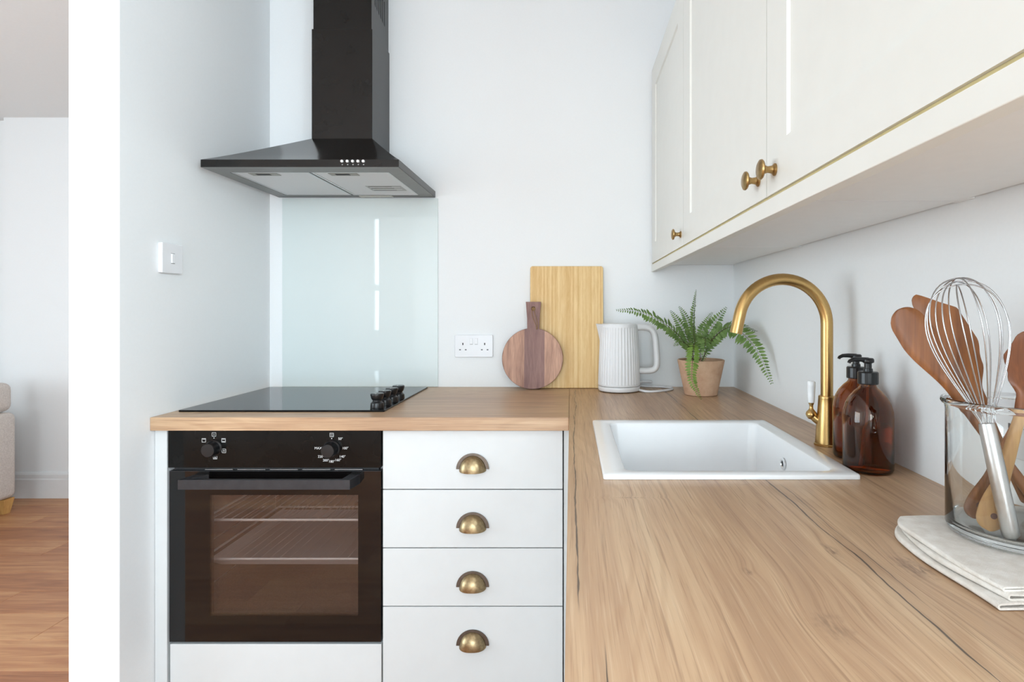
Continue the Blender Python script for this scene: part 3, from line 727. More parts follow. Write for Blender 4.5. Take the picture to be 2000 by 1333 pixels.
# ---------------------------------------------------------------- switch and sockets
sw = thing('light_switch', 'small square white rocker switch on the partition wall', 'switch', (XL, -0.555, 1.354))
cy, cz = -0.555, 1.356
b = prism(bm_new(), rrect(cy - 0.043, cy + 0.043, cz - 0.043, cz + 0.043, 0.004, 3), XL, XL + 0.013, 'yz', bev=0.002)
pl = obj('plate', b, 'plastic', sw)
obj('rocker', prism(bm_new(), rrect(cy - 0.0065, cy + 0.0065, cz - 0.0135, cz + 0.0135, 0.001, 2), XL + 0.012, XL + 0.0165, 'yz', bev=0.0008), 'plastic', pl)
M['gap'] = plain('gap_grey', (0.3, 0.3, 0.3), 0.7)
for q in (0.0137, -0.0152):
    obj('rocker_gap', B(XL + 0.0128, XL + 0.0134, cy - 0.008, cy + 0.008, cz + q, cz + q + 0.0015), 'gap', pl)

def double_socket(label, origin, mat):
    s = thing('double_socket', label, 'socket', origin)
    def put(name, bm_, m, par=s, **k):
        bmesh.ops.transform(bm_, matrix=mat, verts=bm_.verts)
        return obj(name, bm_, m, par, **k)
    plate = put('plate', prism(bm_new(), rrect(-0.0735, 0.0735, -0.043, 0.043, 0.004, 3), -0.009, 0.0, 'xz', bev=0.002), 'plastic')
    for sx in (-1, 1):
        c = sx * 0.042
        b = bm_new(); box(b, c - 0.002, c + 0.002, -0.0094, -0.0088, 0.004, 0.0125)
        put('earth_hole', b, 'slot', plate)
        for q in (-0.011, 0.011):
            b = bm_new(); box(b, c + q - 0.0032, c + q + 0.0032, -0.0094, -0.0088, -0.016, -0.0120)
            put('pin_hole', b, plain('hole_grey', (0.12, 0.12, 0.13), 0.7), plate)
        b = prism(bm_new(), rrect(sx * 0.0095 - 0.0055, sx * 0.0095 + 0.0055, 0.008, 0.030, 0.001, 2), -0.0125, -0.008, 'xz', bev=0.0008)
        put('rocker', b, 'plastic', plate)
        b = bm_new(); box(b, sx * 0.0095 - 0.0058, sx * 0.0095 + 0.0058, -0.0094, -0.0088, 0.0062, 0.0076); put('rocker_gap', b, 'gap', plate)
    return s
double_socket('white double power socket on the back wall left of the chopping boards', (-0.374, 0, 1.068), Matrix.Translation((-0.374, 0, 1.068)))
double_socket('white double power socket on the right wall behind the glass utensil jar', (XR, -1.436, 1.042), Matrix.Translation((XR, -1.436, 1.042)) @ Matrix.Rotation(R(-90), 4, 'Z'))

# ---------------------------------------------------------------- wall cabinets
DXF = 0.311                                 # door face plane
ZB, ZT = 1.3865, 2.125                      # door bottom / top
def wall_unit(y0, y1, label, knob_ys, doors):
    u = thing('wall_cabinet', label, 'cabinet', ((DXF + XR) / 2, (y0 + y1) / 2, ZB), 'wall cabinets above the sink')
    b = bm_new()
    x0, x1 = DXF + 0.022, XR - 0.0006
    box(b, x0, x1, y0 + 0.0013, y0 + 0.018, 1.381, ZT); box(b, x0, x1, y1 - 0.018, y1 - 0.0013, 1.381, ZT)
    box(b, x0, x1 - 0.012, y0 + 0.018, y1 - 0.018, 1.381, 1.399); box(b, x0, x1, y0 + 0.018, y1 - 0.018, ZT - 0.018, ZT)
    box(b, x1 - 0.012, x1, y0 + 0.018, y1 - 0.018, 1.395, ZT - 0.018)
    obj('carcass', b, 'carcass', u)
    for (p, q), ky in zip(doors, knob_ys):
        S = 0.082
        fr = bm_new()
        for (a0, a1, c0, c1) in ((p, p + S, ZB, ZT), (q - S, q, ZB, ZT), (p + S, q - S, ZB, ZB + 0.073), (p + S, q - S, ZT - S, ZT)):
            box(fr, DXF, DXF + 0.020, a0, a1, c0, c1)
        bmesh.ops.remove_doubles(fr, verts=fr.verts, dist=1e-5)
        dfs = {}
        for f in fr.faces: dfs.setdefault(tuple(round(c, 4) for c in f.calc_center_median()), []).append(f)
        d_ = obj('door', fr, 'cream', u)
        obj('door_panel', B(DXF + 0.005, DXF + 0.016, p + S, q - S, ZB + 0.073, ZT - S), 'cream', d_)
        # sloped moulding round the panel
        mb = bm_new()
        yA, yB, zA, zB_ = p + S, q - S, ZB + 0.073, ZT - S; m = 0.003
        loops(mb, [[(DXF + 0.0002, yA, zA), (DXF + 0.0002, yB, zA), (DXF + 0.0002, yB, zB_), (DXF + 0.0002, yA, zB_)],
                   [(DXF + 0.0049, yA + m, zA + m), (DXF + 0.0049, yB - m, zA + m), (DXF + 0.0049, yB - m, zB_ - m), (DXF + 0.0049, yA + m, zB_ - m)]], False, False)
        obj('panel_moulding', mb, 'cream', d_)
        kz = 1.421
        obj('knob', lathe(bm_new(), [(0, 0.0), (0.0095, 0.0), (0.0095, 0.002), (0.0060, 0.005), (0.0050, 0.012), (0.0070, 0.017), (0.0140, 0.0195), (0.0155, 0.0215), (0.0150, 0.0240), (0.0110, 0.0262), (0, 0.027)], (DXF, ky, kz), (-1, 0, 0), 28), 'knob_brass', d_, smooth=35)
    return u
wall_unit(-0.628, -0.002, 'cream wall cabinet nearest the back wall, over the fern', [-0.592], [(-0.6265, -0.018)])
wall_unit(-1.296, -0.628, 'cream wall cabinet in the middle of the row, over the sink', [-1.258], [(-1.2945, -0.6295)])
wall_unit(-1.964, -1.296, 'cream wall cabinet closest to the viewer, over the utensil jar', [-1.334], [(-1.9625, -1.2975)])
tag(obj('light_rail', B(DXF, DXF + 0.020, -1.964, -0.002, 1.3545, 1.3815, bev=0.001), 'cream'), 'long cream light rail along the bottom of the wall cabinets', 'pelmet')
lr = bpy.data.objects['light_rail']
obj('groove_strip', B(DXF + 0.004, DXF + 0.0195, -1.963, -0.003, 1.3816, 1.3863), plain('yellowish_strip', srgb(206, 190, 140), 0.6), lr)  # yellowish strip filling the groove between doors and rail

# ---------------------------------------------------------------- sink
sk = thing('kitchen_sink', 'white rectangular inset sink in the oak worktop', 'sink', ((SX0 + SX1) / 2, (SY0 + SY1) / 2, CT))
bx0, bx1, by0, by1 = 0.098, 0.474, -1.178, -0.743
def L(x0, x1, y0, y1, r, z): return [(p[0], p[1], z) for p in rrect(x0, x1, y0, y1, r, 5)]
b = bm_new()
zr = CT + 0.009
loops(b, [L(SX0, SX1, SY0, SY1, 0.006, CT + 0.0006), L(SX0, SX1, SY0, SY1, 0.006, zr - 0.003), L(SX0 + 0.001, SX1 - 0.001, SY0 + 0.001, SY1 - 0.001, 0.006, zr - 0.001), L(SX0 + 0.003, SX1 - 0.003, SY0 + 0.003, SY1 - 0.003, 0.006, zr),
          L(bx0 - 0.003, bx1 + 0.003, by0 - 0.003, by1 + 0.003, 0.022, zr - 0.0003), L(bx0, bx1, by0, by1, 0.020, zr - 0.002), L(bx0 + 0.002, bx1 - 0.002, by0 + 0.002, by1 - 0.002, 0.02, zr - 0.007),
          L(bx0 + 0.010, bx1 - 0.008, by0 + 0.008, by1 - 0.008, 0.024, CT - 0.155), L(bx0 + 0.016, bx1 - 0.014, by0 + 0.014, by1 - 0.014, 0.026, CT - 0.172), L(bx0 + 0.032, bx1 - 0.03, by0 + 0.03, by1 - 0.03, 0.03, CT - 0.182)], False, True)
# outer shell of the bowl
loops(b, [L(SX0, SX1, SY0, SY1, 0.006, CT + 0.0006), L(bx0 - 0.008, bx1 + 0.008, by0 - 0.008, by1 + 0.008, 0.02, CT + 0.0005), L(bx0 + 0.002, bx1, by0, by1, 0.02, CT - 0.188)], False, True)
bmesh.ops.remove_doubles(b, verts=b.verts, dist=1e-6)
obj('basin', b, 'porcelain', sk, smooth=35)
xo = bx1 - 0.0045
of = obj('overflow', lathe(bm_new(), [(0.0065, 0.001), (0.013, 0.0005), (0.013, 0.003), (0.0085, 0.0042), (0.0065, 0.0025), (0.0065, 0.001)], (xo, -0.945, 0.868), (-1, 0, 0), 28), 'chrome', sk, smooth=True)
obj('overflow_hole', lathe(bm_new(), [(0, 0.0008), (0.0066, 0.0008), (0.0066, 0.0018), (0, 0.0018)], (xo, -0.945, 0.868), (-1, 0, 0), 24), 'slot', of)
dc = ((bx0 + bx1) / 2, (by0 + by1) / 2, CT - 0.1818)
dn = obj('drain', lathe(bm_new(), [(0, 0.0005), (0.030, 0.0005), (0.040, 0.003), (0.044, 0.0015), (0.044, -0.001), (0, -0.001)], dc, (0, 0, 1), 32), 'chrome', sk, smooth=True)
obj('drain_plug', lathe(bm_new(), [(0, 0.001), (0.025, 0.001), (0.022, 0.006), (0, 0.007)], dc, (0, 0, 1), 24), 'chrome', dn, smooth=True)

# ---------------------------------------------------------------- tap
FX, FY = 0.5625, -0.950
tp = thing('kitchen_tap', 'brushed brass swan-neck tap with a white lever behind the sink', 'tap', (FX, FY, CT))
obj('tap_body', lathe(bm_new(), [(0, 0.0005), (0.0265, 0.0005), (0.0265, 0.004), (0.0245, 0.0055), (0.0240, 0.010), (0.0225, 0.035), (0.0205, 0.065), (0.0185, 0.090), (0.0175, 0.104), (0.0178, 0.106), (0.0165, 0.109), (0, 0.109)], (FX, FY, CT), (0, 0, 1), 48), 'brass', tp, smooth=35)
rA = 0.0985; zc_ = 1.176
pts = [(FX, FY, CT + 0.10), (FX, FY, CT + 0.14), (FX, FY, CT + 0.19), (FX, FY, zc_ - 0.02)]
for i in range(0, 31):
    a = R(168 * i / 30); pts.append((FX - rA + rA * math.cos(a), FY - 0.012 * (i / 30) ** 2, zc_ + rA * math.sin(a)))
a = R(168); tx, tz = -math.sin(a), math.cos(a)
e = Vector(pts[-1]); pts.append(e + Vector((tx, 0, tz)) * 0.022); pts.append(e + Vector((tx, 0, tz)) * 0.040)
spt = obj('spout', tube(bm_new(), pts, 0.0128, 28), 'brass', tp, smooth=60)
e2 = e + Vector((tx, 0, tz)) * 0.0395
obj('aerator', tube(bm_new(), [e2 - Vector((tx, 0, tz)) * 0.010, e2 + Vector((tx, 0, tz)) * 0.0015], 0.0131, 28), 'brass', spt, smooth=35)
# side stub with ball and white lever
ba = Vector((FX - 0.0300, FY + 0.010, CT + 0.066))
lv = obj('lever_joint', tube(bm_new(), [(FX - 0.010, FY + 0.003, CT + 0.050), (FX - 0.022, FY + 0.007, CT + 0.058), ba], 0.009, 20, rad=[0.011, 0.0095, 0.0088]), 'brass', tp, smooth=50)
obj('lever_ball', lathe(bm_new(), [(0, -0.0115), (0.006, -0.0100), (0.0105, -0.0045), (0.0118, 0.0), (0.0105, 0.0050), (0.0065, 0.0095), (0.0042, 0.013), (0.0040, 0.020), (0.0058, 0.024), (0.0058, 0.0265), (0, 0.0265)], ba, (0, 0, 1), 28), 'brass', lv, smooth=40)
wl = obj('lever', lathe(bm_new(), [(0, 0.026), (0.0065, 0.026), (0.0072, 0.029), (0.0088, 0.066), (0.0086, 0.0715), (0.0070, 0.0735), (0, 0.074)], ba, (0, 0, 1), 28), 'enamel_white', tp, smooth=40)
wl['label'] = 'white ceramic lever'
obj('side_boss', lathe(bm_new(), [(0, 0.016), (0.0120, 0.016), (0.0120, 0.0245), (0.0095, 0.0265), (0, 0.027)], (FX, FY, CT + 0.050), (0.75, -0.66, 0), 28), 'brass', tp, smooth=35)

# ---------------------------------------------------------------- soap bottles
def soap_bottle(loc, label, ang):
    s = thing('soap_bottle', label, 'bottle', loc, 'amber pump bottles by the tap')
    r = 0.0432
    outer = [(0, 0.0006), (r - 0.006, 0.0006), (r - 0.002, 0.0025), (r, 0.007), (r, 0.100), (r - 0.0012, 0.112), (r - 0.005, 0.125), (r - 0.0115, 0.137), (r - 0.020, 0.147), (0.0165, 0.153), (0.0142, 0.157), (0.0138, 0.166)]
    inner = [(0.0120, 0.166), (0.0122, 0.157), (0.0145, 0.1505), (r - 0.0215, 0.145), (r - 0.0135, 0.1355), (r - 0.007, 0.124), (r - 0.0035, 0.1115), (r - 0.0024, 0.100), (r - 0.0024, 0.010), (r - 0.006, 0.0055), (0, 0.0045)]
    g = obj('bottle_glass', lathe(bm_new(), outer + inner, loc, (0, 0, 1), 56), 'amber', s, smooth=50)
    # liquid soap inside
    liq = [(0, 0.0048), (r - 0.0064, 0.0058), (r - 0.0028, 0.0102), (r - 0.0028, 0.085), (0, 0.085)]
    obj('liquid_soap', lathe(bm_new(), liq, loc, (0, 0, 1), 48), SOAP, s, smooth=50)
    c = obj('pump_collar', lathe(bm_new(), [(0.0128, 0.160), (0.0172, 0.160), (0.0176, 0.162), (0.0176, 0.181), (0.0162, 0.183), (0.0085, 0.1835), (0, 0.1835)], loc, (0, 0, 1), 40, wob=lambda i, n, h: 1.0 if h > 0.1825 else (1.0 + 0.012 * (i % 2))), 'satin_black', s)
    h = obj('pump_head', lathe(bm_new(), [(0, 0.1832), (0.0085, 0.1832), (0.0080, 0.1885), (0.0065, 0.189), (0.0065, 0.198), (0.0100, 0.2000), (0.0105, 0.2015), (0.0105, 0.2055), (0.0085, 0.208), (0, 0.2085)], loc, (0, 0, 1), 32), 'satin_black', s, smooth=40)
    lo = Vector(loc); dx, dy = math.cos(R(ang)), math.sin(R(ang))
    P = lambda q, z: lo + Vector((dx * q, dy * q, z))
    obj('nozzle', tube(bm_new(), [P(0.0, 0.2045), P(0.018, 0.2058), P(0.030, 0.2055), P(0.037, 0.2025), P(0.0385, 0.1995)], 0.0035, 14, rad=[0.0048, 0.0042, 0.0036, 0.0032, 0.0030]), 'satin_black', h, smooth=50)
    obj('dip_tube', tube(bm_new(), [P(0, 0.175), P(0.002, 0.10), P(0.012, 0.012)], 0.0024, 10), 'spoon_light', s)
SOAP = glassmat('amber_liquid', srgb(236, 190, 140), 0.0, 1.36)
soap_bottle((0.551, 1.055 - D_WALL, CT), 'amber glass pump bottle closer to the viewer, standing beside the sink corner', 188)
soap_bottle((0.5745, 1.146 - D_WALL, CT), 'amber glass pump bottle between the brass tap and the other bottle', 190)

# ---------------------------------------------------------------- kettle
KX, KY = 0.177, 2.09 - D_WALL
kt = thing('kettle', 'pale grey ribbed electric kettle on its base beside the fern', 'kettle', (KX, KY, CT))
def ribs(i, n, h):
    return 1.0
obj('power_base', lathe(bm_new(), [(0, 0.002), (0.066, 0.002), (0.074, 0.004), (0.0765, 0.008), (0.0770, 0.019), (0.0760, 0.0205), (0, 0.0205)], (KX, KY, CT), (0, 0, 1), 64), 'kettle_base', kt, smooth=40)
for a_ in (60, 180, 300):
    obj('rubber_foot', lathe(bm_new(), [(0, 0.0003), (0.006, 0.0003), (0.006, 0.0035), (0, 0.0035)], (KX + 0.058 * math.cos(R(a_)), KY + 0.058 * math.sin(R(a_)), CT), (0, 0, 1), 12), 'slot', kt)
NR = 38
def flute(i, n, h):
    if h < 0.030 or h > 0.232: return 1.0
    k = (i * NR / n) % 1.0
    return 1.0 - 0.034 * (1 - abs(math.sin(PI * k)) ** 0.7)
prof = [(0, 0.0222), (0.0760, 0.0222), (0.0770, 0.024), (0.0770, 0.029)]
for i in range(11):
    s = i / 10; prof.append((0.0770 - 0.0085 * s ** 1.25, 0.031 + 0.2 * s))
prof += [(0.0680, 0.2330), (0.0676, 0.2400), (0.0660, 0.2425), (0.0, 0.2425)]
body = obj('body', lathe(bm_new(), prof, (KX, KY, CT), (0, 0, 1), NR * 6, wob=flute), 'kettle', kt, smooth=35)
obj('shadow_gap', lathe(bm_new(), [(0, 0.0203), (0.072, 0.0203), (0.072, 0.0224), (0, 0.0224)], (KX, KY, CT), (0, 0, 1), 48), 'slot', kt)
lid = obj('lid', lathe(bm_new(), [(0, 0.2424), (0.0640, 0.2424), (0.0640, 0.2455), (0.0600, 0.2475), (0, 0.249)], (KX, KY, CT), (0, 0, 1), 56), 'kettle', kt, smooth=35)
# spout: beak on the left
b = bm_new()
rings = []
for i in range(7):
    s = i / 6; z = CT + 0.165 + 0.080 * s; reach = 0.069 + (0.0165) * s ** 1.4; wdt = 0.010 + 0.018 * s
    rings.append([(KX - 0.055, KY - wdt - 0.008, z), (KX - reach + 0.008, KY - wdt * 0.55, z), (KX - reach, KY, z + 0.002 * s), (KX - reach + 0.008, KY + wdt * 0.55, z), (KX - 0.055, KY + wdt + 0.008, z)])
loops(b, rings, True, True); obj('spout', b, 'kettle', kt, smooth=50)
hp = spline([(KX + 0.060, KY, CT + 0.2330), (KX + 0.092, KY, CT + 0.2335), (KX + 0.118, KY, CT + 0.226), (KX + 0.132, KY, CT + 0.200), (KX + 0.137, KY, CT + 0.150), (KX + 0.139, KY, CT + 0.105), (KX + 0.132, KY, CT + 0.082), (KX + 0.110, KY, CT + 0.074), (KX + 0.070, KY, CT + 0.0745)], 48)
b = tube(bm_new(), hp, 0.0118, 16)
for v_ in b.verts: v_.co.y = KY + (v_.co.y - KY) * 1.25
obj('handle', b, 'kettle', kt, smooth=60)
cz = CT + 0.0046
cp = spline([(KX + 0.070, KY - 0.030, cz + 0.003), (KX + 0.098, KY - 0.050, cz), (KX + 0.140, KY - 0.040, cz), (KX + 0.190, KY + 0.000, cz), (KX + 0.200, KY + 0.040, cz), (KX + 0.170, KY + 0.070, cz), (KX + 0.120, KY + 0.088, cz), (KX + 0.080, KY + 0.092, cz + 0.002), (KX + 0.040, KY + 0.096, cz + 0.004), (KX - 0.02, KY + 0.098, cz)], 60)
obj('power_cord', tube(bm_new(), cp, 0.0042, 10), 'plastic', kt, smooth=60)
cp = spline([(KX + 0.075, KY + 0.060, CT + 0.022), (KX + 0.095, KY + 0.072, CT + 0.0245), (KX + 0.125, KY + 0.08, CT + 0.0235), (KX + 0.128, KY + 0.088, CT + 0.020), (KX + 0.09, KY + 0.100, CT + 0.016), (KX + 0.03, KY + 0.102, CT + 0.012)], 30)
obj('cord_coil', tube(bm_new(), cp, 0.0040, 10), 'plastic', kt, smooth=60)

# ---------------------------------------------------------------- fern
PX_, PY_ = 0.457, 2.0 - D_WALL
pt = thing('potted_fern', 'green fern in a terracotta pot in the worktop corner', 'plant', (PX_, PY_, CT))
obj('pot', lathe(bm_new(), [(0, 0.0005), (0.054, 0.0005), (0.0565, 0.002), (0.0812, 0.119), (0.0812, 0.1220), (0.0790, 0.1235), (0.0755, 0.1225), (0.0725, 0.106), (0, 0.106)], (PX_, PY_, CT), (0, 0, 1), 56), 'terracotta', pt, smooth=35)
obj('soil', lathe(bm_new(), [(0, 0.1062), (0.071, 0.1062), (0.071, 0.109), (0.05, 0.112), (0, 0.114)], (PX_, PY_, CT), (0, 0, 1), 28), 'soil', pt, smooth=40)
rf = random.Random(3)
def frond(ctrl, face, leaf=0.024, mat='leaf', start=0.16, sp=None, ang=74):
    """rachis along ctrl with two rows of leaflets; 'face' is the direction the frond's upper side looks"""
    sp = sp or leaf * 0.37
    P = spline(ctrl, 90); b = bm_new()
    n = len(P); ln = [0.0]
    for p, q in zip(P, P[1:]): ln.append(ln[-1] + (q - p).length)
    tot = ln[-1]
    idx = list(range(0, n, max(1, n // 24)));  idx = idx if idx[-1] == n - 1 else idx + [n - 1]
    rb = tube(bm_new(), [P[i] for i in idx], 0.001, 5, rad=[0.0013 * (1 - 0.75 * ln[i] / tot) for i in idx])
    s = tot * start; face = Vector(face).normalized()
    while s < tot * 0.995:
        i = next(k for k in range(n) if ln[k] >= s); i = max(1, i)
        f_ = (s - ln[i - 1]) / max(1e-9, ln[i] - ln[i - 1]); p = P[i - 1].lerp(P[i], f_)
        tan = (P[min(i + 1, n - 1)] - P[max(i - 2, 0)]).normalized()
        sd = tan.cross(face).normalized(); nrm = sd.cross(tan).normalized()
        q = s / tot
        size = leaf * (min(1.0, 0.55 + 1.8 * (q - start)) if q < 0.45 else 1.0) * (1.0 if q < 0.55 else max(0.16, 1 - ((q - 0.55) / 0.45) ** 1.15 * 0.86))
        for sg in (-1, 1):
            L_ = size * rf.uniform(0.88, 1.1); wd = min(L_ * 0.40, 0.0125) if L_ > 0.012 else L_ * 0.45
            aa = R(ang * rf.uniform(0.92, 1.06)); dr_ = tan * math.cos(aa) + sd * sg * math.sin(aa)
            dr_ = (dr_ + nrm * rf.uniform(-0.25, 0.12)).normalized()
            cr = (tan * math.sin(aa) - sd * sg * math.cos(aa)).normalized()
            mid_n = nrm
            pts_ = [p + dr_ * 0.001, p + dr_ * L_ * 0.30 + cr * wd * 0.5, p + dr_ * L_ * 0.68 + cr * wd * 0.46 - mid_n * L_ * 0.05, p + dr_ * L_ - mid_n * L_ * 0.14,
                    p + dr_ * L_ * 0.68 - cr * wd * 0.42 - mid_n * L_ * 0.05, p + dr_ * L_ * 0.25 - cr * wd * 0.45]
            ctr = p + dr_ * L_ * 0.5 - mid_n * (L_ * 0.02 + wd * 0.12)
            vs = [b.verts.new(x_) for x_ in pts_]; c_ = b.verts.new(ctr)
            for k in range(6): b.faces.new((vs[k], vs[(k + 1) % 6], c_))
        s += sp * (1.0 if q < 0.6 else 1.0 - 0.45 * (q - 0.6) / 0.4)
    o = obj('frond', b, mat, pt, smooth=80, flip=False)
    obj('stalk', rb, 'stem', o)
FR = [
 ([(1356, 706, 2.00), (1328, 658, 1.98), (1290, 628, 1.95), (1245, 609, 1.92), (1203, 606, 1.90)], (0.2, -0.75, 0.65), 0.034, 'leaf'),
 ([(1354, 706, 2.01), (1334, 668, 2.02), (1300, 640, 2.02), (1262, 624, 2.02)], (0.2, -0.6, 0.8), 0.028, 'leaf'),
 ([(1358, 706, 2.04), (1340, 655, 2.06), (1325, 628, 2.07), (1309, 606, 2.08)], (0.3, -1, 0.2), 0.027, 'leaf'),
 ([(1360, 706, 2.05), (1350, 650, 2.08), (1341, 622, 2.10), (1326, 598, 2.11)], (0.2, -1, 0.1), 0.027, 'leaf'),
 ([(1362, 706, 2.01), (1355, 650, 2.02), (1355, 610, 2.02), (1360, 566, 2.02)], (0.75, -0.75, 0.0), 0.025, 'leaf'),
 ([(1370, 706, 2.03), (1382, 655, 2.03), (1400, 625, 2.03), (1419, 600, 2.02)], (-0.3, -1, 0.35), 0.032, 'leaf'),
 ([(1372, 706, 2.02), (1392, 660, 1.99), (1432, 634, 1.93), (1480, 648, 1.84)], (0.1, -0.7, 0.8), 0.030, 'leaf'),
 ([(1370, 706, 1.98), (1392, 662, 1.93), (1430, 640, 1.86), (1474, 678, 1.77), (1508, 750, 1.70)], (-0.35, -0.8, 0.65), 0.038, 'leaf'),
 ([(1362, 702, 1.97), (1356, 672, 1.93), (1354, 690, 1.895), (1351, 738, 1.875), (1360, 762, 1.868), (1370, 781, 1.862)], (-0.1, -1, 0.2), 0.025, 'leaf2'),
 ([(1368, 704, 1.97), (1374, 662, 1.95), (1378, 668, 1.91), (1374, 706, 1.888)], (0.1, -1, 0.3), 0.028, 'leaf'),
 ([(1372, 704, 1.99), (1390, 668, 1.97), (1412, 645, 1.95), (1436, 640, 1.92)], (0.0, -0.8, 0.6), 0.030, 'leaf'),
 ([(1356, 704, 1.98), (1344, 676, 1.95), (1330, 668, 1.93), (1316, 676, 1.91)], (0.1, -0.8, 0.6), 0.024, 'leaf'),
 ([(1366, 704, 2.03), (1372, 650, 2.05), (1384, 622, 2.07), (1392, 610, 2.08)], (-0.2, -1, 0.1), 0.024, 'leaf'),
]
for c_, fc, lf, mt in FR: frond([W(*p) for p in c_], fc, lf, mt)

# ---------------------------------------------------------------- chopping boards
def lean(bm_, pivot, ang):
    m = Matrix.Translation(pivot) @ Matrix.Rotation(R(ang), 4, 'X') @ Matrix.Translation(-Vector(pivot))
    bmesh.ops.transform(bm_, matrix=m, verts=bm_.verts); return bm_
bw0, bw1 = X(1035, 2.165), X(1178.5, 2.165)
b = prism(bm_new(), rrect(bw0, bw1, CT + 0.0004, CT + 0.466, 0.009, 5), -0.050, -0.035, 'xz', bev=0.0025)
lean(b, (0, -0.035, CT + 0.0004), -4.1)
bb = tag(obj('chopping_board', b, 'bamboo'), 'tall rectangular bamboo chopping board leaning on the back wall', 'chopping board')
rb_ = thing('chopping_board', 'round dark wooden chopping board with a handle leaning on the bamboo board', 'chopping board', (X(1040, 2.12), -0.07, CT))
cx, r = X(1040, 2.125), 0.1135; czb = CT + 0.0016 + r
y0, y1 = -0.084, -0.069
hb_, ht_ = 0.0225, 0.0285
zt_ = CT + 0.328
ang0 = math.asin((hb_ + 0.004) / r)
tilt = 0.003
def disc_strip(xa, xb, mat, top_r=None):
    """one glued plank of the round board between xa and xb (relative to the centre)"""
    pts = []
    n = 20
    for i in range(n + 1):
        x = xa + (xb - xa) * i / n; pts.append((cx + x, czb - math.sqrt(max(0, r * r - x * x))))
    for i in range(n + 1):
        x = xb - (xb - xa) * i / n; pts.append((cx + x, czb + math.sqrt(max(0, r * r - x * x))))
    return pts
hdx = 0.002
for (xa, xb, mt) in ((-r + 0.0002, -0.031, 'walnut'), (-0.031, 0.006, 'walnut_dark'), (0.006, 0.045, 'walnut_dark'), (0.045, r - 0.0002, 'walnut')):
    b = prism(bm_new(), disc_strip(xa, xb, mt), y0, y1, 'xz'); lean(b, (0, y1, CT + 0.0005), -5.0)
    bmesh.ops.remove_doubles(b, verts=b.verts, dist=2e-5)
    obj('board_plank', b, mt, rb_)
b = bm_new(); n = 90
ring_o = [(cx + (r + 0.0006) * math.cos(2 * PI * i / n), czb + (r + 0.0006) * math.sin(2 * PI * i / n)) for i in range(n)]
loops(b, [[(p[0], y1 + 0.0002, p[1]) for p in ring_o], [(p[0], y0 + 0.0012, p[1]) for p in ring_o], [(cx + (p[0] - cx) * 0.986, y0 - 0.0003, czb + (p[1] - czb) * 0.986) for p in ring_o]], False, False)
lean(b, (0, y1, CT + 0.0005), -5.0); obj('rounded_edge', b, 'walnut_edge', rb_, smooth=40)
# handle with a round hole
hz0_ = czb + r - 0.006; hcz = CT + 0.302; hr = 0.0085
out = [(cx + hdx - hb_, hz0_), (cx + hdx + hb_, hz0_), (cx + hdx + hb_ + 0.001, hz0_ + 0.045), (cx + hdx + ht_, zt_), (cx + hdx - ht_, zt_), (cx + hdx - hb_ - 0.001, hz0_ + 0.045)]
b = bm_new(); k = 24
hole = [(cx + hdx + hr * math.cos(2 * PI * i / k), hcz + hr * math.sin(2 * PI * i / k)) for i in range(k)]
dense = []
per = []
for i in range(k):                           # point on the outline in the direction of each hole vertex
    d_ = Vector((hole[i][0] - cx - hdx, hole[i][1] - hcz)); best = None
    o_ = Vector((cx + hdx, hcz))
    for A_, B_ in zip(out, out[1:] + out[:1]):
        A2, B2 = Vector(A_) - o_, Vector(B_) - o_; e_ = B2 - A2
        den = d_.x * e_.y - d_.y * e_.x
        if abs(den) < 1e-12: continue
        tt = (A2.x * e_.y - A2.y * e_.x) / den; ss = (A2.x * d_.y - A2.y * d_.x) / den
        if tt > 0 and -1e-6 <= ss <= 1 + 1e-6: best = o_ + d_ * tt if best is None else best
    per.append((best.x, best.y))
allp = sorted([(math.atan2(p[1] - hcz, p[0] - cx - hdx), p) for p in out + per])
full = [p for a_, p in allp]
fr_ = [b.verts.new((p[0], y0, p[1])) for p in full]; bk_ = [b.verts.new((p[0], y1, p[1])) for p in full]
def near_hole(p):
    a_ = math.atan2(p[1] - hcz, p[0] - cx - hdx); return int(round(a_ / (2 * PI) * k)) % k
hf_ = [b.verts.new((p[0], y0, p[1])) for p in hole]; hk_ = [b.verts.new((p[0], y1, p[1])) for p in hole]
m_ = len(full)
for i in range(m_):
    j = (i + 1) % m_; h0, h1 = near_hole(full[i]), near_hole(full[j])
    for O, H in ((fr_, hf_), (bk_, hk_)):
        if h0 == h1: b.faces.new((O[i], O[j], H[h0]))
        else: b.faces.new((O[i], O[j], H[h1], H[h0]))
    b.faces.new((fr_[i], bk_[i], bk_[j], fr_[j]))
for i in range(k): b.faces.new((hf_[i], hf_[(i + 1) % k], hk_[(i + 1) % k], hk_[i]))
bmesh.ops.remove_doubles(b, verts=b.verts, dist=1e-6)
bmesh.ops.translate(b, verts=b.verts, vec=(0, -0.0003, 0))
lean(b, (0, y1, CT + 0.0005), -5.0); obj('handle', b, 'walnut_dark', rb_)
pp = spline([(cx + hdx - 0.004, y1 - 0.004, hcz + 0.006), (cx + hdx - 0.006, y0 - 0.003, hcz), (cx + hdx - 0.002, y0 - 0.004, hcz - 0.03), (cx + hdx + 0.010, y0 - 0.003, hcz - 0.062), (cx + hdx + 0.013, y0 - 0.003, hcz - 0.078), (cx + hdx + 0.016, y0 - 0.003, hcz - 0.058), (cx + hdx + 0.006, y0 - 0.004, hcz - 0.02), (cx + hdx + 0.002, y0 - 0.003, hcz + 0.002), (cx + hdx + 0.002, y1 - 0.004, hcz + 0.007)], 40)
b = tube(bm_new(), pp, 0.0013, 8); lean(b, (0, y1, CT + 0.0005), -5.0); obj('hanging_cord', b, 'twine', rb_, smooth=60)

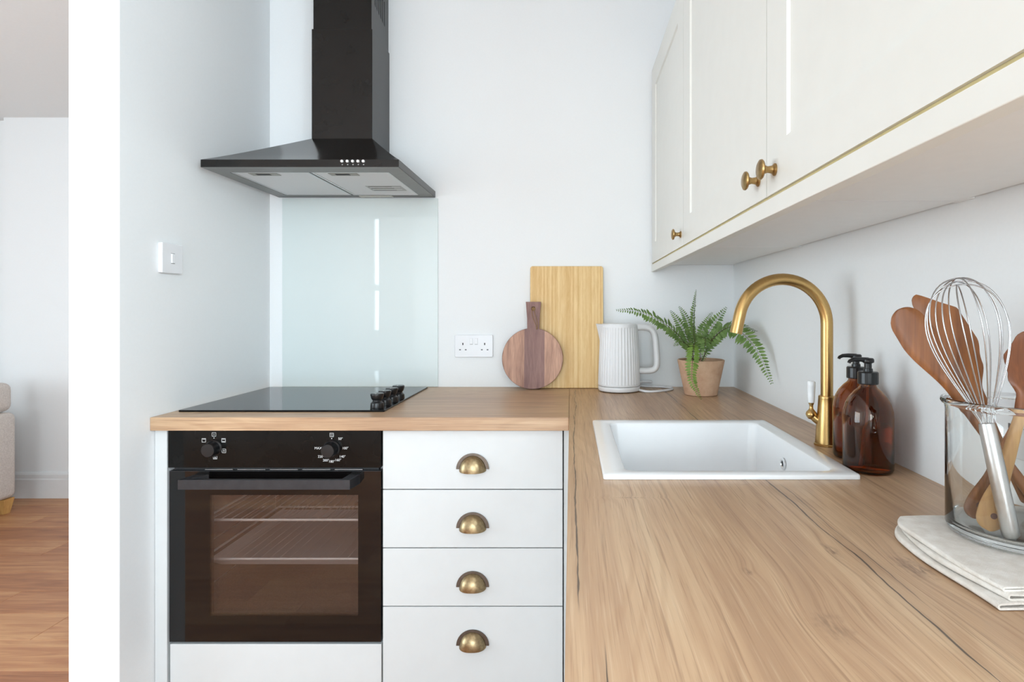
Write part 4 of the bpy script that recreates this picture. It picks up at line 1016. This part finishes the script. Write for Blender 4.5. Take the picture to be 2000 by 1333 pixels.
# ---------------------------------------------------------------- towel, jar and utensils
JX, JD = 0.542, 0.695; JY = JD - D_WALL
TWZ = 0.0205                                # towel thickness under the jar
tw = thing('folded_towel', 'folded cream linen tea towel under the glass jar', 'towel', (0.53, JY, CT))
def cloth_fold(zlo, zhi, xl, xr, yb, yf, th, name, seed):
    """one fold of cloth: bottom leaf, rounded fold on the left, top leaf; runs along y"""
    rr = random.Random(seed); NS = 40; rows = []
    rad = (zhi - zlo) / 2; zc0 = (zhi + zlo) / 2
    path = []
    for i in range(9): path.append((xr - (xr - xl - rad) * i / 8, zlo, 0, -1))
    for i in range(1, 8):
        a_ = R(270 - 180 * i / 8); path.append((xl + rad + rad * math.cos(a_), zc0 + rad * math.sin(a_), math.cos(a_), math.sin(a_)))
    for i in range(13): path.append((xl + rad + (xr - xl - rad) * i / 12, zhi, 0, 1))
    b = bm_new(); O, I = [], []
    ph = rr.uniform(0, 6)
    for j in range(NS + 1):
        s = j / NS; y = yb + (yf - yb) * s
        shift = 0.006 * math.sin(2.6 * s + ph) * s + 0.0022 * math.sin(7 * s + 2 * ph) + 0.016 * (1 - min(1, s * 5)) ** 2 - 0.008 * math.sin(PI * s)
        ro, ri = [], []
        for (x_, z_, nx, nz) in path:
            q = (x_ - xl) / (xr - xl)
            wv_ = 0.0009 * math.sin(9 * q + 5 * s + ph) * (1 if nz > 0 else 0)
            yy = y + 0.010 * q * (s - 0.2) - 0.012 * q * q * s
            droop = 0.0
            ro.append(b.verts.new((x_ + shift * (1 - q), yy, z_ + wv_ + droop)))
            ri.append(b.verts.new((x_ + shift * (1 - q) - nx * th, yy, z_ + wv_ + droop - nz * th)))
        O.append(ro); I.append(ri)
    m = len(path)
    for j in range(NS):
        for i in range(m - 1):
            b.faces.new((O[j][i], O[j + 1][i], O[j + 1][i + 1], O[j][i + 1])); b.faces.new((I[j][i], I[j][i + 1], I[j + 1][i + 1], I[j + 1][i]))
        b.faces.new((O[j][0], I[j][0], I[j + 1][0], O[j + 1][0])); b.faces.new((O[j][m - 1], O[j + 1][m - 1], I[j + 1][m - 1], I[j][m - 1]))
    for i in range(m - 1):
        b.faces.new((O[0][i], O[0][i + 1], I[0][i + 1], I[0][i])); b.faces.new((O[NS][i], I[NS][i], I[NS][i + 1], O[NS][i + 1]))
    return obj(name, b, 'linen', tw, smooth=60)
yb_, yf_ = 0.765 - D_WALL, 0.560 - D_WALL
cloth_fold(CT + 0.0010, CT + 0.0080, 0.420, 0.624, yb_, yf_, 0.0022, 'lower_fold', 1)
cloth_fold(CT + 0.0083, CT + 0.0146, 0.431, 0.622, yb_ + 0.002, yf_ + 0.004, 0.0020, 'middle_fold', 5)
cloth_fold(CT + 0.0149, CT + TWZ, 0.427, 0.621, yb_ - 0.001, yf_ + 0.009, 0.0020, 'upper_fold', 2)
JZ = CT + TWZ + 0.0016
JH = 0.165
jr = thing('utensil_jar', 'clear glass jar holding cooking utensils on the folded towel', 'jar', (JX, JY, JZ))
ro = 0.0715
jo = [(0, 0.0), (ro - 0.008, 0.0), (ro - 0.002, 0.002), (ro, 0.007), (ro, 0.150), (ro + 0.0008, 0.156), (ro + 0.0045, 0.158), (ro + 0.0055, 0.161), (ro + 0.0045, 0.164), (ro + 0.001, JH), (ro - 0.0025, 0.164), (ro - 0.0035, 0.160), (ro - 0.0035, 0.152), (ro - 0.0034, 0.016), (ro - 0.008, 0.0095), (ro - 0.016, 0.0085), (0, 0.0085)]
obj('jar_glass', lathe(bm_new(), jo, (JX, JY, JZ), (0, 0, 1), 72), 'jar', jr, smooth=50)
FLZ = JZ + 0.0088                           # inside floor of the jar
def P3(x, d, z): return Vector((x, d - D_WALL, z))

def blade_thing(name, label, tip, end, prof, face, mat, thick=0.0035, dish=0.0, group='wooden utensils in the glass jar', hole=None, mats=None, slant=0.0):
    """flat utensil: prof = [(distance from the tip, half width left, half width right)], swept from tip to end"""
    s = thing(name, label, 'utensil', end, group)
    a = (end - tip).normalized(); Ln = (end - tip).length; f = Vector(face); f = (f - a * f.dot(a)).normalized(); w = a.cross(f)
    def strip(b, part):
        NX = 8; rows = []
        for (q, wl_, wr_, th_) in part:
            c0_ = tip + a * (q * Ln); row_f, row_b = [], []
            for i in range(NX + 1):
                u_ = -1 + 2 * i / NX; c = c0_ - a * (u_ * slant * max(0.0, 1 - q / 0.30)); off = u_ * (wl_ if u_ < 0 else wr_)
                e_ = math.sqrt(max(0.0, 1 - abs(u_) ** 3.0))
                ds = -dish * (1 - u_ * u_) * min(1.0, (wl_ + wr_) / 0.04) * math.sin(PI * min(1, q / 0.30)) if q < 0.30 else 0.0
                row_f.append(b.verts.new(c + w * off + f * (th_ * (0.15 + 0.85 * e_) + ds)))
                row_b.append(b.verts.new(c + w * off + f * (-th_ * (0.15 + 0.85 * e_) + ds)))
            rows.append(row_f + list(reversed(row_b)))
        n = len(rows[0])
        for A_, B_ in zip(rows, rows[1:]):
            for i in range(n): b.faces.new((A_[i], A_[(i + 1) % n], B_[(i + 1) % n], B_[i]))
        b.faces.new(list(reversed(rows[0]))); b.faces.new(rows[-1])
        return b
    split = mats[0] if mats else None
    full = []
    qs = sorted(set([round(i / 60, 5) for i in range(61)] + [0.0008, 0.002, 0.004, 0.007, 0.011] + [0.9992, 0.998, 0.996, 0.993, 0.989, 0.975, 0.965]))
    ew = (prof[-1][1] + prof[-1][2]) / 2 / Ln
    for q in qs:
        k = next((j for j in range(1, len(prof)) if prof[j][0] >= q), len(prof) - 1)
        p0, p1 = prof[k - 1], prof[k]; t_ = 0 if p1[0] == p0[0] else (q - p0[0]) / (p1[0] - p0[0]); t_ = t_ * t_ * (3 - 2 * t_) if k > 2 else math.sqrt(max(0, 1 - (1 - t_) ** 2)) if k == 1 else t_
        e_ = 1.0 if q < 1 - ew else max(0.06, math.sqrt(max(0.0, 1 - ((q - 1 + ew) / ew) ** 2)))      # rounded far end
        full.append((q, (p0[1] + (p1[1] - p0[1]) * t_) * e_, (p0[2] + (p1[2] - p0[2]) * t_) * e_, thick * (1.0 if q < 0.35 else 1.25)))
    cut = next(i for i, r_ in enumerate(full) if r_[0] >= 0.4)
    hd_ = obj('head', strip(bm_new(), full[:cut + 1]), mat, s, smooth=50)
    hn_ = obj('handle', strip(bm_new(), full[cut:]), mats[1] if mats else mat, s, smooth=50)
    if hole:
        c = tip + a * (hole * Ln)
        obj('hanging_hole', lathe(bm_new(), [(0, -thick * 1.33), (0.0036, -thick * 1.33), (0.0036, thick * 1.33), (0, thick * 1.33)], c, f, 18), 'walnut_edge', hn_)
    return s
# spatula with a rounded head, leaning over the left side of the rim
blade_thing('wooden_spatula', 'brown wooden spatula with rounded tip, lowest of the two leaning left', P3(0.4330, 0.752, 1.2077), P3(0.592, 0.715, FLZ + 0.012),
            [(0, 0.001, 0.001), (0.08, 0.0215, 0.0215), (0.15, 0.0230, 0.0230), (0.42, 0.0095, 0.0095), (0.52, 0.0068, 0.0068), (0.8, 0.0065, 0.0065), (1, 0.008, 0.008)], (-0.35, -1, 0.25), 'spoon')
blade_thing('wooden_spatula', 'broad wooden spatula with slanted top edge standing behind the whisk', P3(0.4890, 0.768, 1.2200), P3(0.5850, 0.727, FLZ + 0.014),
            [(0, 0.0150, 0.0170), (0.035, 0.0250, 0.0270), (0.22, 0.0310, 0.0270), (0.34, 0.0240, 0.0180), (0.46, 0.0100, 0.0085), (0.8, 0.0065, 0.0065), (1, 0.0075, 0.0075)], (-0.1, -1, 0.1), 'spoon', slant=0.015)
blade_thing('wooden_spoon', 'dark round-headed wooden spoon with pale handle at the picture edge', P3(0.5710, 0.690, 1.1780), P3(0.4955, 0.676, FLZ + 0.003),
            [(0, 0.010, 0.010), (0.07, 0.0270, 0.0270), (0.15, 0.0335, 0.0335), (0.25, 0.0230, 0.0230), (0.33, 0.0085, 0.0085), (0.42, 0.0065, 0.0065), (0.72, 0.0085, 0.0085), (0.90, 0.0162, 0.0162), (1, 0.0162, 0.0162)], (-0.2, -1, 0.0), 'spoon_dark', dish=0.008, hole=0.925, mats=('spoon_dark', 'spoon_light'))
blade_thing('wooden_spoon', 'wooden spoon behind the dark one, only its handle end shows in the jar', P3(0.6010, 0.716, 1.150), P3(0.4960, 0.706, FLZ + 0.006),
            [(0, 0.008, 0.008), (0.07, 0.018, 0.018), (0.15, 0.021, 0.021), (0.25, 0.014, 0.014), (0.33, 0.0075, 0.0075), (0.42, 0.006, 0.006), (0.72, 0.0075, 0.0075), (0.92, 0.0135, 0.0135), (1, 0.0135, 0.0135)], (-0.2, -1, 0.0), 'spoon', dish=0.006, hole=0.92)
# whisk
wA, wT = P3(0.5090, 0.6570, FLZ + 0.002), P3(0.4755, 0.702, 1.2460)
wk = thing('balloon_whisk', 'steel balloon whisk standing in the glass jar', 'whisk', wA)
a = (wT - wA).normalized(); LW = (wT - wA).length; u, v, _ = frame_of(a)
hl = 0.132
obj('handle', lathe(bm_new(), [(0, 0.0), (0.006, 0.0), (0.0088, 0.003), (0.0092, 0.010), (0.0092, hl * 0.6), (0.0088, hl - 0.010), (0.0080, hl), (0, hl)], wA, a, 28), 'steel', wk, smooth=40)
for i in range(7):
    th = PI * i / 7 + 0.2; e_ = u * math.cos(th) + v * math.sin(th); BL = LW - hl; RB = 0.0425
    pts = []
    for k in range(49):
        s = -1 + 2 * k / 48; sg = 1 if s >= 0 else -1; q = 1 - abs(s)          # q: 0 at the handle .. 1 at the tip
        # balloon profile
        ang_ = q * PI / 2
        wq = RB * (math.sin(min(1, q * 1.02) * PI) ** 0.85 if q > 0.5 else (0.08 + 0.92 * math.sin(q * PI) ** 1.25))
        hgt = hl - 0.006 + (BL + 0.006 - 0.004 * (i % 3)) * (math.sin(ang_) if q > 0 else 0) ** 1.05
        if q < 0.02: wq = 0.0045
        pts.append(wA + a * hgt + e_ * sg * wq)
    obj('wire_loop', tube(bm_new(), pts, 0.00085, 8), 'whisk_wire', wk, smooth=70)

# ---------------------------------------------------------------- sofa in the next room
sf = thing('sofa', 'beige fabric sofa beside the far wall, seen past the partition', 'sofa', (-3.73, 0.3, 0))
sx0, sx1, sy0, sy1 = -4.20, -3.318, -0.75, 1.215
obj('base', B(sx0, sx1 - 0.20, sy0 + 0.2, sy1 - 0.2, 0.088, 0.27, bev=0.02, seg=3), 'sofa', sf, smooth=40)
obj('back', B(sx1 - 0.20, sx1, sy0, sy1, 0.088, 0.598, bev=0.035, seg=4), 'sofa', sf, smooth=40)
for (p, q) in ((sy0, sy0 + 0.20), (sy1 - 0.20, sy1)): obj('armrest', B(sx0, sx1 - 0.18, p, q, 0.088, 0.590, bev=0.03, seg=4), 'sofa', sf, smooth=40)
for (p, q) in ((sy0 + 0.2, 0.23), (0.23, sy1 - 0.2)):
    obj('seat_cushion', B(sx0 - 0.01, sx1 - 0.2, p + 0.004, q - 0.004, 0.27, 0.43, bev=0.04, seg=4), 'sofa', sf, smooth=40)
for (p, q) in ((sy0 + 0.1, 0.23), (0.23, sy1 + 0.01)):
    b = bm_new(); box(b, sx1 - 0.32, sx1 - 0.025, p + 0.01, q - 0.002, 0.60, 0.775, bev=0.045, seg=5); obj('back_cushion', b, 'sofa', sf, smooth=40)
for (lx, ly) in ((sx1 - 0.040, sy1 - 0.045), (sx1 - 0.040, sy0 + 0.045), (sx0 + 0.09, sy1 - 0.10), (sx0 + 0.09, sy0 + 0.10)):
    b = bm_new(); s0, s1 = 0.018, 0.032
    loops(b, [[(lx - s0, ly - s0, 0.0005), (lx + s0, ly - s0, 0.0005), (lx + s0, ly + s0, 0.0005), (lx - s0, ly + s0, 0.0005)], [(lx - s1, ly - s1, 0.089), (lx + s1, ly - s1, 0.089), (lx + s1, ly + s1, 0.089), (lx - s1, ly + s1, 0.089)]])
    obj('leg', b, 'oak_leg', sf)
